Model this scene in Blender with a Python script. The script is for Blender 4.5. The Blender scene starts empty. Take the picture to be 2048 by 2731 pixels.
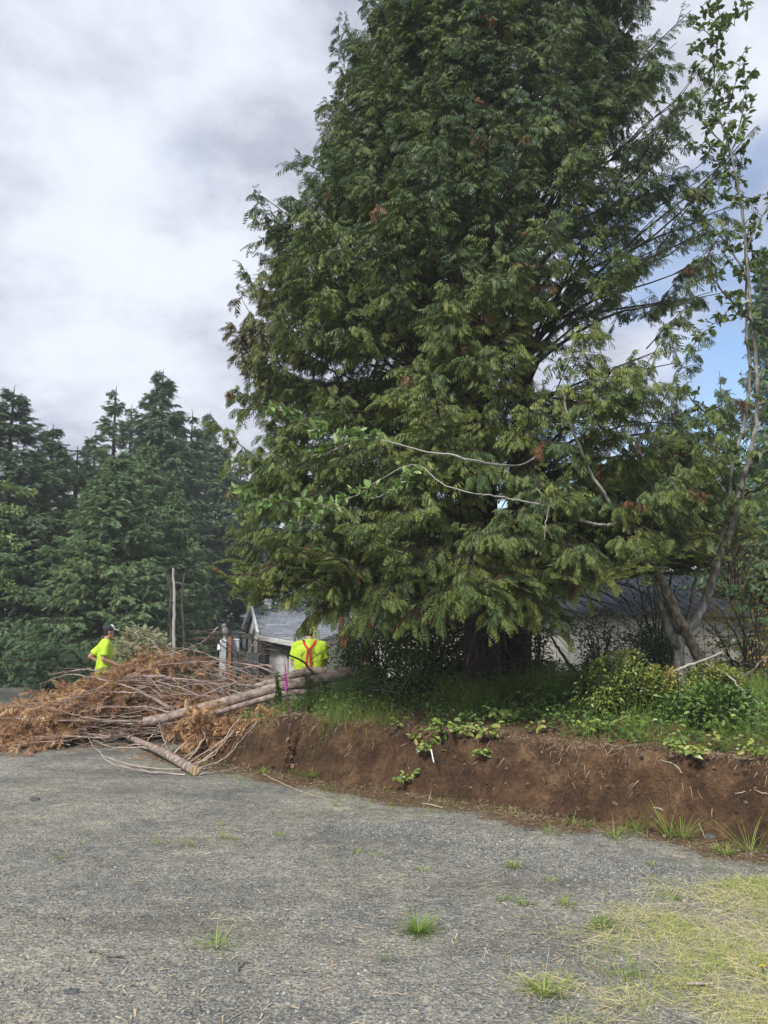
import bpy, math, random
import numpy as np
from mathutils import Vector, Matrix
from mathutils.bvhtree import BVHTree
R = math.radians
PITCH = R(8.7)
F = 2053.0
CAMZ = 1.6
sc = bpy.context.scene
# ---------------------------------------------------------------- camera
cam_d = bpy.data.cameras.new("camera"); cam = bpy.data.objects.new("camera", cam_d)
sc.collection.objects.link(cam); sc.camera = cam
cam_d.sensor_fit = 'VERTICAL'; cam_d.sensor_height = 24; cam_d.lens = 24*F/2731
cam_d.clip_start = .05; cam_d.clip_end = 1500
cam.location = (0, 0, CAMZ); cam.rotation_euler = (R(90)+PITCH, 0, 0)
# ---------------------------------------------------------------- exposure and sun
sc.view_settings.view_transform = 'Standard'; sc.view_settings.look = 'None'
sc.view_settings.exposure = 0.68; sc.view_settings.gamma = 1
SUN_EL, SUN_AZ = R(45), R(208)          # azimuth from +Y, clockwise: high behind the camera, a little to the left
sl = bpy.data.lights.new("sun", 'SUN'); sl.energy = 2.8; sl.angle = R(9); sl.color = (1, .965, .9)
so = bpy.data.objects.new("sun", sl); sc.collection.objects.link(so)
sd = Vector((math.sin(SUN_AZ)*math.cos(SUN_EL), math.cos(SUN_AZ)*math.cos(SUN_EL), math.sin(SUN_EL)))
so.rotation_euler = sd.to_track_quat('Z', 'Y').to_euler(); so.location = (5, -8, 20)
# ---------------------------------------------------------------- sky with broken cloud
world = bpy.data.worlds.new("World"); sc.world = world; world.use_nodes = True
def build_world():
    nt = world.node_tree; nt.nodes.clear(); N = nt.nodes.new; L = nt.links.new
    out = N('ShaderNodeOutputWorld'); bg = N('ShaderNodeBackground'); bg.inputs[1].default_value = 1
    sky = N('ShaderNodeTexSky'); sky.sky_type = 'NISHITA'; sky.sun_disc = False
    sky.sun_elevation = SUN_EL; sky.sun_rotation = SUN_AZ; sky.air_density = 1; sky.dust_density = .6; sky.ozone_density = 1.5
    sk = N('ShaderNodeVectorMath'); sk.operation = 'SCALE'; sk.inputs[3].default_value = .13
    L(sky.outputs[0], sk.inputs[0])
    tc = N('ShaderNodeTexCoord'); sep = N('ShaderNodeSeparateXYZ'); L(tc.outputs['Generated'], sep.inputs[0])
    zz = N('ShaderNodeMath'); zz.operation = 'MAXIMUM'; zz.inputs[1].default_value = 0; L(sep.outputs[2], zz.inputs[0])
    za = N('ShaderNodeMath'); za.operation = 'ADD'; za.inputs[1].default_value = .42; L(zz.outputs[0], za.inputs[0])
    cmb = N('ShaderNodeCombineXYZ')
    for i in (0, 1):
        d = N('ShaderNodeMath'); d.operation = 'DIVIDE'; L(sep.outputs[i], d.inputs[0]); L(za.outputs[0], d.inputs[1]); L(d.outputs[0], cmb.inputs[i])
    def noise(scale, det, off, rough=.5, dist=0):
        mp = N('ShaderNodeMapping'); mp.inputs['Location'].default_value = off; L(cmb.outputs[0], mp.inputs[0])
        n = N('ShaderNodeTexNoise'); n.inputs['Scale'].default_value = scale; n.inputs['Detail'].default_value = det
        n.inputs['Roughness'].default_value = rough; n.inputs['Distortion'].default_value = dist; L(mp.outputs[0], n.inputs[0]); return n
    # cloud brightness
    n1 = noise(1.9, 7, (3.3, 1.7, 0), .56, .15)
    n2 = noise(5.0, 6, (7.3, 4.7, 2), .58, .1)
    mx = N('ShaderNodeMix'); mx.data_type = 'FLOAT'; mx.inputs[0].default_value = .48; L(n1.outputs[0], mx.inputs[2]); L(n2.outputs[0], mx.inputs[3])
    cr = N('ShaderNodeValToRGB'); L(mx.outputs[0], cr.inputs[0]); e = cr.color_ramp.elements; cr.color_ramp.interpolation = 'B_SPLINE'
    e[0].position = .41; e[0].color = (.28, .305, .38, 1); e[1].position = .60; e[1].color = (.60, .63, .70, 1)
    m = cr.color_ramp.elements.new(.49); m.color = (.44, .46, .53, 1)
    # holes in the cloud: low in the north east, and thin cloud above them
    dx = N('ShaderNodeVectorMath'); dx.operation = 'DOT_PRODUCT'; L(tc.outputs['Generated'], dx.inputs[0])
    v = Vector((.43, .95, .15)).normalized(); dx.inputs[1].default_value = v
    mr = N('ShaderNodeMapRange'); mr.inputs[1].default_value = .90; mr.inputs[2].default_value = .995; mr.inputs[3].default_value = 0; mr.inputs[4].default_value = .36
    L(dx.outputs['Value'], mr.inputs[0])
    n3 = noise(3.0, 3, (1.1, 9.2, 5), .5, .4)
    ad = N('ShaderNodeMath'); ad.operation = 'ADD'; L(n3.outputs[0], ad.inputs[0]); L(mr.outputs[0], ad.inputs[1])
    hole = N('ShaderNodeMapRange'); hole.interpolation_type = 'SMOOTHSTEP'; hole.inputs[1].default_value = .60; hole.inputs[2].default_value = .88
    hole.inputs[3].default_value = 0; hole.inputs[4].default_value = 1; L(ad.outputs[0], hole.inputs[0])
    mm = N('ShaderNodeMix'); mm.data_type = 'RGBA'; L(hole.outputs[0], mm.inputs[0]); L(cr.outputs[0], mm.inputs[6]); L(sk.outputs[0], mm.inputs[7])
    L(mm.outputs[2], bg.inputs[0]); L(bg.outputs[0], out.inputs[0])
build_world()
# ---------------------------------------------------------------- helpers
cp, sp = math.cos(PITCH), math.sin(PITCH)
def P(px, py, Y):
    """world point at depth Y that the photograph shows at pixel (px, py)"""
    cx = (px-1024)/F; cu = (1365.5-py)/F
    dy = cp-cu*sp; dz = sp+cu*cp; t = Y/dy
    return Vector((cx*t, Y, CAMZ+dz*t))
def sstep(a, b, x):
    t = np.clip((np.asarray(x, float)-a)/(b-a), 0, 1); return t*t*(3-2*t)
def _h(ix, iy, s):
    n = (ix.astype(np.int64)*374761393+iy.astype(np.int64)*668265263+s*1442695041) & 0x7fffffff
    n = ((n ^ (n >> 13))*1274126177) & 0x7fffffff
    return ((n ^ (n >> 16)) & 0xffff)/65535.0
def vnoise(x, y, s=0):
    x = np.asarray(x, float); y = np.asarray(y, float)
    ix = np.floor(x); iy = np.floor(y); fx = x-ix; fy = y-iy; fx = fx*fx*(3-2*fx); fy = fy*fy*(3-2*fy)
    a = _h(ix, iy, s); b = _h(ix+1, iy, s); c = _h(ix, iy+1, s); d = _h(ix+1, iy+1, s)
    return (a*(1-fx)+b*fx)*(1-fy)+(c*(1-fx)+d*fx)*fy
def fbm(x, y, s=0, o=4):
    r = 0; a = .5; t = 0
    for k in range(o):
        r = r+a*vnoise(x*2**k, y*2**k, s+k*17); t += a; a *= .5
    return r/t
# bank line A-B on the gravel
def su(x, y):
    x = np.asarray(x, float); y = np.asarray(y, float)
    return (x+1.4)*.610+(y-9.3)*.793, (x+1.4)*.793-(y-9.3)*.610
def H(x, y):
    s, u = su(x, y)
    s2 = s+.22*(fbm(u*1.3+5, s*.8, 3, 3)-.5)+.10*(fbm(u*6, s*6, 9, 2)-.5)
    step = sstep(-.02, .36, s2)*.56
    h = step+.36*sstep(.25, 2.6, s2)-1.35*sstep(3.6, 13, s)
    w = sstep(-2.7, .3, u)
    h = h*w
    h = h+(.055*(fbm(x*2.3, y*2.3, 21, 3)-.5)*2)*sstep(-.1, .4, s2)*w
    h = h-2.6*sstep(14, 27, y)*sstep(-10, -5, x)*(1-sstep(1, 6, x))
    h = h+.05*(fbm(x*.5, y*.5, 33, 3)-.5)
    bump = ((fbm(x*5+1, y*16, 41, 3)-.5)*.08+(np.abs(fbm(x*13, y*30, 47, 2)-.5))*-.05)*sstep(.0, .12, s2)*(1-sstep(.36, .6, s2))*w
    return h+bump
def Hf(x, y): return float(H(np.array([x]), np.array([y]))[0])
def G(px, py, dz=0):
    """point where the ray of a pixel meets the terrain"""
    d = P(px, py, 1)-Vector((0, 0, CAMZ)); o = Vector((0, 0, CAMZ)); y = 2.0
    while y < 60:
        q = o+d*y
        if q.z <= Hf(q.x, q.y)+dz: break
        y += .02
    return q
# ---------------------------------------------------------------- materials
def ramp(nt, fac, cols):
    r = nt.nodes.new('ShaderNodeValToRGB'); nt.links.new(fac, r.inputs[0]); e = r.color_ramp.elements
    while len(e) < len(cols): e.new(.5)
    for i, (p, c) in enumerate(cols): e[i].position = p; e[i].color = (*c, 1)
    return r.outputs[0]
def tex_noise(nt, scale, detail=4, rough=.55, vec=None, dim='3D'):
    n = nt.nodes.new('ShaderNodeTexNoise'); n.inputs['Scale'].default_value = scale; n.inputs['Detail'].default_value = detail; n.inputs['Roughness'].default_value = rough
    if vec is None:
        vec = nt.nodes.new('ShaderNodeTexCoord').outputs['Object']
    nt.links.new(vec, n.inputs['Vector']); return n.outputs['Fac']
def stretch(nt, s):
    tc = nt.nodes.new('ShaderNodeTexCoord'); m = nt.nodes.new('ShaderNodeMapping'); m.inputs['Scale'].default_value = s
    nt.links.new(tc.outputs['Object'], m.inputs[0]); return m.outputs[0]
def mixc(nt, fac, a, b, mode='MIX'):
    m = nt.nodes.new('ShaderNodeMix'); m.data_type = 'RGBA'; m.blend_type = mode
    for k, v in ((0, fac), (6, a), (7, b)):
        if isinstance(v, (int, float)): m.inputs[k].default_value = v
        elif isinstance(v, tuple): m.inputs[k].default_value = (*v, 1)
        else: nt.links.new(v, m.inputs[k])
    return m.outputs[2]
def bump(nt, hgt, strength, dist, b):
    n = nt.nodes.new('ShaderNodeBump'); n.inputs['Strength'].default_value = strength; n.inputs['Distance'].default_value = dist
    nt.links.new(hgt, n.inputs['Height']); nt.links.new(n.outputs[0], b.inputs['Normal']); return n
def newmat(name):
    m = bpy.data.materials.new(name); m.use_nodes = True; nt = m.node_tree; return m, nt, nt.nodes['Principled BSDF']
MATS = {}
def simple(name, cols, scale=8, rough=.8, bmp=.3, bd=.01, st=None, metal=0, detail=4, spec=.4):
    """noise-varied surface"""
    if name in MATS: return MATS[name]
    m, nt, b = newmat(name); vec = stretch(nt, st) if st else None
    f = tex_noise(nt, scale, detail, vec=vec)
    n = len(cols); c = ramp(nt, f, [(.3+.4*i/max(1, n-1), cols[i]) for i in range(n)])
    nt.links.new(c, b.inputs['Base Color']); b.inputs['Roughness'].default_value = rough; b.inputs['Metallic'].default_value = metal
    b.inputs['Specular IOR Level'].default_value = spec
    if bmp: bump(nt, f, bmp, bd, b)
    MATS[name] = m; return m
def leafmat(name, cols, dead=None, trans=.25, rough=.5, nscale=.9, spec=.35):
    """foliage: colour from a per-leaf number and a slow noise, some light passing through"""
    if name in MATS: return MATS[name]
    m, nt, b = newmat(name); at = nt.nodes.new('ShaderNodeAttribute'); at.attribute_name = 'tint'
    nz = tex_noise(nt, nscale, 2)
    ma = nt.nodes.new('ShaderNodeMath'); ma.operation = 'MULTIPLY_ADD'; nt.links.new(nz, ma.inputs[0]); ma.inputs[1].default_value = .7
    su_ = nt.nodes.new('ShaderNodeMath'); su_.operation = 'SUBTRACT'; nt.links.new(at.outputs['Fac'], su_.inputs[0]); su_.inputs[1].default_value = .35
    nt.links.new(su_.outputs[0], ma.inputs[2])
    n = len(cols); c = ramp(nt, ma.outputs[0], [(i/max(1, n-1), cols[i]) for i in range(n)])
    if dead:
        a2 = nt.nodes.new('ShaderNodeAttribute'); a2.attribute_name = 'dead'; c = mixc(nt, a2.outputs['Fac'], c, dead)
    nt.links.new(c, b.inputs['Base Color']); b.inputs['Roughness'].default_value = rough; b.inputs['Specular IOR Level'].default_value = spec
    tr = nt.nodes.new('ShaderNodeBsdfTranslucent')
    c2 = mixc(nt, 1.0, c, (1.0, 1.0, .55), 'MULTIPLY'); nt.links.new(c2, tr.inputs[0])
    mx = nt.nodes.new('ShaderNodeMixShader'); mx.inputs[0].default_value = trans
    nt.links.new(b.outputs[0], mx.inputs[1]); nt.links.new(tr.outputs[0], mx.inputs[2])
    nt.links.new(mx.outputs[0], nt.nodes['Material Output'].inputs[0])
    MATS[name] = m; return m
# ---------------------------------------------------------------- mesh building
COL = sc.collection
def link(name, me, mat, parent=None, origin=None):
    me.name = name; o = bpy.data.objects.new(name, me); COL.objects.link(o)
    if mat is not None: me.materials.append(mat)
    if parent is not None:
        o.parent = parent; o.matrix_parent_inverse = Matrix.Translation(-parent.location)
    elif origin is not None:
        me.transform(Matrix.Translation(-Vector(origin))); o.location = origin
    return o
def rawmesh(V, faces_idx, n, tint=None, dead=None, smooth=True):
    """V (M,3), faces_idx flat loop indices of n-gons"""
    me = bpy.data.meshes.new('m'); V = np.ascontiguousarray(V, dtype=np.float32); idx = np.ascontiguousarray(faces_idx, dtype=np.int32).ravel()
    me.vertices.add(len(V)); me.vertices.foreach_set('co', V.ravel())
    me.loops.add(len(idx)); me.loops.foreach_set('vertex_index', idx)
    nf = len(idx)//n; me.polygons.add(nf); me.polygons.foreach_set('loop_start', np.arange(nf, dtype=np.int32)*n)
    me.update(calc_edges=True)
    if smooth: me.polygons.foreach_set('use_smooth', np.ones(nf, dtype=bool))
    for nm, a in (('tint', tint), ('dead', dead)):
        if a is not None:
            at = me.attributes.new(nm, 'FLOAT', 'POINT'); at.data.foreach_set('value', np.ascontiguousarray(a, dtype=np.float32).ravel())
    return me
def quadmesh(Q, tint=None, dead=None, smooth=False):
    Q = np.asarray(Q); n = Q.shape[0]
    return rawmesh(Q.reshape(-1, 3), np.arange(n*4), 4, tint, dead, smooth)
class MB:
    """mixed mesh builder"""
    def __init__(s): s.v = []; s.f = []; s.n = 0
    def add(s, V, Fs):
        V = np.asarray(V, float).reshape(-1, 3); s.v.append(V); s.f += [tuple(i+s.n for i in f) for f in Fs]; s.n += len(V); return s
    def box(s, c, d, rz=0, rot=None, taper=1):
        c = Vector(c); m = rot if rot is not None else Matrix.Rotation(rz, 3, 'Z'); V = []
        for z in (-1, 1):
            k = taper if z > 0 else 1
            for x, y in ((-1, -1), (1, -1), (1, 1), (-1, 1)): V.append(c+m@Vector((x*d[0]/2*k, y*d[1]/2*k, z*d[2]/2)))
        return s.add(V, [(3, 2, 1, 0), (4, 5, 6, 7), (0, 1, 5, 4), (1, 2, 6, 5), (2, 3, 7, 6), (3, 0, 4, 7)])
    def beam(s, a, b, w, h, up=(0, 0, 1)):
        a = Vector(a); b = Vector(b); x = (b-a).normalized(); y = Vector(up).cross(x).normalized(); z = x.cross(y)
        V = [p+y*i*w/2+z*j*h/2 for p in (a, b) for i, j in ((-1, -1), (1, -1), (1, 1), (-1, 1))]
        return s.add(V, [(0, 1, 2, 3), (7, 6, 5, 4), (4, 5, 1, 0), (5, 6, 2, 1), (6, 7, 3, 2), (7, 4, 0, 3)])
    def prism(s, pts, d):
        """polygon pts extruded by vector d"""
        pts = [Vector(p) for p in pts]; n = len(pts); d = Vector(d)
        V = pts+[p+d for p in pts]
        return s.add(V, [tuple(range(n)), tuple(range(2*n-1, n-1, -1))]+[((i+1) % n, i, i+n, (i+1) % n+n) for i in range(n)])
    def tube(s, pts, rad, S=8, cap=True):
        Pn = np.array([tuple(p) for p in pts], float)[None]; Rr = np.array(rad, float)[None]
        V, f = tube_arrays(Pn, Rr, S); k = len(pts)
        fs = [tuple(q) for q in f]
        if cap: fs += [tuple(range(S-1, -1, -1)), tuple((k-1)*S+i for i in range(S))]
        return s.add(V, fs)
    def sphere(s, c, r, nu=12, nv=8, rot=None):
        r = (r, r, r) if isinstance(r, (int, float)) else r; V = []; m = rot if rot is not None else Matrix.Identity(3)
        for j in range(nv+1):
            t = math.pi*j/nv
            for i in range(nu):
                p = 2*math.pi*i/nu; V.append(Vector(c)+m@Vector((r[0]*math.sin(t)*math.cos(p), r[1]*math.sin(t)*math.sin(p), r[2]*math.cos(t))))
        return s.add(V, [(j*nu+i, (j+1)*nu+i, (j+1)*nu+(i+1) % nu, j*nu+(i+1) % nu) for j in range(nv) for i in range(nu)])
    def mesh(s, smooth=False):
        me = bpy.data.meshes.new('m'); me.from_pydata(np.concatenate(s.v).tolist(), [], s.f); me.update()
        if smooth: me.polygons.foreach_set('use_smooth', np.ones(len(me.polygons), dtype=bool))
        return me
    def build(s, name, mat, parent=None, origin=None, smooth=False):
        return link(name, s.mesh(smooth), mat, parent, origin)
def tube_arrays(Pn, Rr, S):
    """Pn (N,K,3) polylines, Rr (N,K) radii -> verts, quad faces"""
    N, K, _ = Pn.shape
    T = np.gradient(Pn, axis=1); T /= np.linalg.norm(T, axis=2, keepdims=True)+1e-9
    ref = np.where(np.abs(T[:, :1, 2:3]) > .9, np.array([[[1., 0, 0]]]), np.array([[[0, 0, 1.]]])); ref = np.broadcast_to(ref, T.shape)
    A = np.cross(ref, T); A /= np.linalg.norm(A, axis=2, keepdims=True)+1e-9; B = np.cross(T, A)
    a = np.arange(S)*2*np.pi/S
    V = Pn[:, :, None, :]+Rr[:, :, None, None]*(A[:, :, None, :]*np.cos(a)[None, None, :, None]+B[:, :, None, :]*np.sin(a)[None, None, :, None])
    n = np.arange(N)[:, None, None]*K*S; k = np.arange(K-1)[None, :, None]*S; i = np.arange(S)[None, None, :]; j = (i+1) % S
    f = np.stack([n+k+i, n+k+j, n+k+S+j, n+k+S+i], -1).reshape(-1, 4)
    return V.reshape(-1, 3), f
def tubes(name, groups, mat, parent=None, origin=None):
    """groups: list of (P,R,S)"""
    V = []; Fs = []; n = 0
    for Pn, Rr, S in groups:
        if len(Pn) == 0: continue
        v, f = tube_arrays(np.asarray(Pn, float), np.asarray(Rr, float), S); V.append(v); Fs.append(f+n); n += len(v)
    return link(name, rawmesh(np.concatenate(V), np.concatenate(Fs), 4), mat, parent, origin)
def thing(name, loc, label, cat, group=None):
    o = bpy.data.objects.new(name, None); COL.objects.link(o); o.location = loc; o.empty_display_size = .1
    return tag(o, label, cat, group)
def tag(o, label, cat, group=None, kind=None):
    if label: o['label'] = label
    if cat: o['category'] = cat
    if group: o['group'] = group
    if kind: o['kind'] = kind
    return o
def copy_tree(o, parent=None):
    c = o.copy(); COL.objects.link(c)
    if parent is not None: c.parent = parent; c.matrix_parent_inverse = o.matrix_parent_inverse.copy()
    for ch in list(o.children): copy_tree(ch, c)
    return c
def norm(a): return a/(np.linalg.norm(a, axis=-1, keepdims=True)+1e-9)
def place(T, pos, fwd, up, scale):
    """T (F,4,3) template; returns (M*F,4,3)"""
    fwd = norm(fwd); side = norm(np.cross(up, fwd)); nn = np.cross(fwd, side)
    B = np.stack([fwd, side, nn], 1)*np.asarray(scale).reshape(-1, 1, 1)       # rows
    return (np.einsum('fkc,mcd->mfkd', T, B)+pos[:, None, None, :]).reshape(-1, 4, 3)
def scatter(templates, pos, fwd, up, scale, tint, rng, ttip=.25, tt=None, dead=None):
    """random choice among templates; returns quads, tint, dead per vertex"""
    ch = rng.integers(0, len(templates), len(pos)); Qs = []; Ts = []; Ds = []
    for k, (T, tl) in enumerate(templates):
        m = ch == k
        if not m.any(): continue
        Qs.append(place(T, pos[m], fwd[m], up[m], scale[m])); Ts.append((tint[m][:, None, None]+ttip*tl[None]).reshape(-1))
        d = dead[m] if dead is not None else np.zeros(m.sum())
        Ds.append(np.repeat(d, T.shape[0]*4))
    return np.concatenate(Qs), np.concatenate(Ts), np.concatenate(Ds)
def frond(n=9, L=1, wid=.062, droop=.3, drop=.5, blen=.40, rng=None, ang=50):
    """flat spray of a cypress: arching rib with blade-like side shoots hanging off it"""
    Q = []; tl = []
    def rib(t): return np.array([t*L, .05*math.sin(t*3+rng.random()), -droop*L*t*t])
    for i in range(n):
        t = .08+.84*i/(n-1); l = blen*L*math.sin(math.pi*(.18+.74*(t**.8)))**.8*(rng.random()*.4+.8)
        for sgn in (-1, 1):
            a = R(ang+rng.normal()*9); b = rib(t+.03*sgn); d = np.array([math.cos(a), sgn*math.sin(a)*.85, -drop*(.6+.8*rng.random())]); d /= np.linalg.norm(d)
            nrm = np.cross(d, [0, 0, 1]); nrm /= np.linalg.norm(nrm); w = wid*L*(.7+.6*rng.random())
            tip = b+d*l+np.array([0, 0, -.18*l]); m = b+d*l*.45
            Q.append([b, m-nrm*w*.5+[0, 0, .01], tip, m+nrm*w*.5+[0, 0, -.01]]); tl.append([-.3, .2, 1, .2])
    for a, b in ((0, .55), (.5, 1.1)):
        p = rib(a); q = rib(b); m = (p+q)/2; Q.append([p, m+[0, -wid*.35*L, 0], q, m+[0, wid*.35*L, 0]]); tl.append([0, .2, .8, .2])
    return np.array(Q), np.array(tl)
def needle_spray(n=6, rng=None):
    """broad layered spray of a spruce or hemlock seen from far away"""
    return frond(n, 1, .085, .16, .3, .40, rng, 46)
def leaf_t(w=.5, fold=.12, curl=.15):
    """one pointed oval leaf of length 1 along +x"""
    def half(s): return [[0, 0, 0], [.28, s*w*.42, fold*w], [.68, s*w*.40, fold*w-curl*.35], [1, 0, -curl]]
    return np.array([half(-1), half(1)[::-1]]), np.array([[0, .3, .3, .6], [.6, .3, .3, 0]])
def blade_t(bend=.5, w=.03, seg=3):
    Q = []; tl = []
    def pt(t): return np.array([t*math.cos(bend*t*.0)*(1-.0), 0, 0]), w*(1-t)**.7
    P_ = [(math.sin(bend*t)/max(bend, .01), (1-math.cos(bend*t))/max(bend, .01)) for t in np.linspace(0, 1, seg+1)]
    for i in range(seg):
        t0, t1 = i/seg, (i+1)/seg; w0 = w*(1-t0**1.5)+.0004; w1 = w*(1-t1**1.5)+.0004
        a, b = P_[i], P_[i+1]
        Q.append([[a[0], -w0/2, -a[1]], [a[0], w0/2, -a[1]], [b[0], w1/2, -b[1]], [b[0], -w1/2, -b[1]]]); tl.append([t0, t0, t1, t1])
    return np.array(Q), np.array(tl)
RNG = np.random.default_rng(7)
FRONDS = [frond(rng=RNG) for _ in range(6)]
FRONDS_FINE = [frond(n=6, wid=.085, droop=.35, drop=.8, blen=.42, rng=RNG) for _ in range(7)]
FRONDS_SMALL = [frond(n=5, wid=.12, rng=RNG) for _ in range(4)]
SPRAYS = [needle_spray(rng=RNG) for _ in range(5)]
BLADES = [blade_t(b, .035) for b in (.3, .8, 1.3, 1.9)]
LEAVES = [leaf_t(.55), leaf_t(.62, .2, .25), leaf_t(.5, .05, .05)]
# ---------------------------------------------------------------- ground
def ground_mat():
    m, nt, b = newmat('ground_surface'); N = nt.nodes.new; L = nt.links.new
    def attr(n): a = N('ShaderNodeAttribute'); a.attribute_name = n; return a.outputs['Fac']
    vec = N('ShaderNodeTexCoord').outputs['Object']
    g1 = tex_noise(nt, 55, 3, .7, vec); g2 = tex_noise(nt, .9, 6, .68, vec); g3 = tex_noise(nt, 9, 4, .6, vec)
    vo = N('ShaderNodeTexVoronoi'); vo.inputs['Scale'].default_value = 48; L(vec, vo.inputs[0])
    vo2 = N('ShaderNodeTexVoronoi'); vo2.inputs['Scale'].default_value = 95; L(vec, vo2.inputs[0])
    sepc = N('ShaderNodeSeparateColor'); L(vo.outputs['Color'], sepc.inputs[0])
    sepc2 = N('ShaderNodeSeparateColor'); L(vo2.outputs['Color'], sepc2.inputs[0])
    grav = ramp(nt, sepc.outputs[0], [(0, (.085, .09, .092)), (.5, (.15, .155, .152)), (.9, (.22, .218, .20)), (1, (.36, .34, .29))])
    grav2 = ramp(nt, sepc2.outputs[1], [(0, (.08, .085, .085)), (.55, (.165, .166, .158)), (.93, (.25, .24, .215)), (1, (.46, .43, .36))])
    grav = mixc(nt, .6, grav, grav2)
    patch = ramp(nt, g2, [(.34, (.88, .885, .89)), (.5, (1.32, 1.30, 1.24)), (.64, (1.72, 1.64, 1.46))]); grav = mixc(nt, 1.0, grav, patch, 'MULTIPLY')
    f3 = ramp(nt, g3, [(.35, (.82, .82, .82)), (.65, (1.14, 1.13, 1.1))]); grav = mixc(nt, 1.0, grav, f3, 'MULTIPLY')
    # damp brown streaks left by tyres
    st = tex_noise(nt, 1, 4, .6, stretch(nt, (.45, 1.5, 1))); sf = ramp(nt, st, [(.52, (0, 0, 0)), (.68, (1, 1, 1))])
    stn = N('ShaderNodeMath'); stn.operation = 'MULTIPLY'; L(sf, stn.inputs[0]); stn.inputs[1].default_value = .42
    grav = mixc(nt, stn.outputs[0], grav, (.105, .095, .07))
    # soil of the cut bank
    s1 = tex_noise(nt, 3.2, 6, .65, vec); s2 = tex_noise(nt, 24, 4, .7, vec)
    soil = ramp(nt, s1, [(.3, (.030, .019, .013)), (.48, (.064, .037, .022)), (.6, (.105, .062, .035)), (.72, (.17, .118, .072))])
    soil = mixc(nt, 1.0, soil, ramp(nt, s2, [(.3, (.6, .6, .6)), (.7, (1.35, 1.3, 1.25))]), 'MULTIPLY')
    fb = tex_noise(nt, 1, 5, .7, stretch(nt, (30, 30, 9)))
    litter = ramp(nt, fb, [(.32, (.055, .038, .026)), (.5, (.11, .075, .048)), (.66, (.22, .165, .105))])
    li2 = ramp(nt, g3, [(.4, (1, .78, .62)), (.6, (1, 1, 1))]); litter = mixc(nt, 1.0, litter, li2, 'MULTIPLY')
    turf = ramp(nt, s2, [(.3, (.012, .02, .008)), (.7, (.05, .065, .02))])
    def mask(a, w=.5):
        n = N('ShaderNodeMath'); n.operation = 'MULTIPLY_ADD'; L(g3, n.inputs[0]); n.inputs[1].default_value = w; L(a, n.inputs[2])
        r = N('ShaderNodeMapRange'); r.inputs[1].default_value = .5+w*.5-.12; r.inputs[2].default_value = .5+w*.5+.12; L(n.outputs[0], r.inputs[0]); return r.outputs[0]
    c = mixc(nt, mask(attr('soil')), grav, soil); c = mixc(nt, mask(attr('litter'), .9), c, litter); c = mixc(nt, mask(attr('turf')), c, turf)
    L(c, b.inputs['Base Color']); b.inputs['Roughness'].default_value = .93; b.inputs['Specular IOR Level'].default_value = .2
    hb = N('ShaderNodeMath'); hb.operation = 'ADD'; L(vo.outputs['Distance'], hb.inputs[0]); L(s2, hb.inputs[1])
    n1 = bump(nt, hb.outputs[0], .55, .02, b)
    n2 = N('ShaderNodeBump'); n2.inputs['Strength'].default_value = .8; n2.inputs['Distance'].default_value = .10; L(s1, n2.inputs['Height'])
    L(n2.outputs[0], n1.inputs['Normal'])
    return m
def axis(lo, hi, d, far, k=1.13):
    a = list(np.arange(lo, hi, d)); s = d; x = lo
    left = []
    while x > -far: s *= k; x -= s; left.append(x)
    s = d; x = a[-1]; right = []
    while x < far: s *= k; x += s; right.append(x)
    return np.array(left[::-1]+a+right)
def build_ground():
    mat = ground_mat()
    xs = axis(-4.5, 5.5, .035, 125); ys = axis(2.4, 12.5, .035, 125)
    X, Y = np.meshgrid(xs, ys); Z = H(X.ravel(), Y.ravel())
    V = np.stack([X.ravel(), Y.ravel(), Z], 1); nx, ny = len(xs), len(ys)
    i = np.arange(nx-1)[None, :]+np.arange(ny-1)[:, None]*nx
    Fq = np.stack([i, i+1, i+nx+1, i+nx], -1).reshape(-1, 4)
    s, u = su(V[:, 0], V[:, 1]); nz = fbm(V[:, 0]*2.1, V[:, 1]*2.1, 5, 3)-.5
    w = sstep(-2.6, -.9, u)
    soil = sstep(-.22, -.04, s+.1*nz)*w
    litter = np.clip((sstep(-.85, -.25, s+.5*nz)*(1-sstep(-.10, .04, s))*.70+sstep(.26, .5, s+.3*nz)*.75)*sstep(-3.2, -1, u), 0, 1)
    turf = sstep(.9, 1.5, s+.8*nz)*w
    far = sstep(20, 24, V[:, 1]+.25*V[:, 0]*0); turf = np.maximum(turf, far)
    grav = (s < -.12) | (u < -2.7)
    fg = grav[Fq].all(1)
    for nm, sel in (('gravel_lot', fg), ('dirt_bank', ~fg)):
        f = Fq[sel]; us, inv = np.unique(f, return_inverse=True)
        me = rawmesh(V[us], inv.reshape(-1), 4)
        for an, a in (('soil', soil), ('litter', litter), ('turf', turf)):
            at = me.attributes.new(an, 'FLOAT', 'POINT'); at.data.foreach_set('value', a[us].astype(np.float32))
        tag(link(nm, me, mat), None, None, kind='structure')
build_ground()
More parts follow.
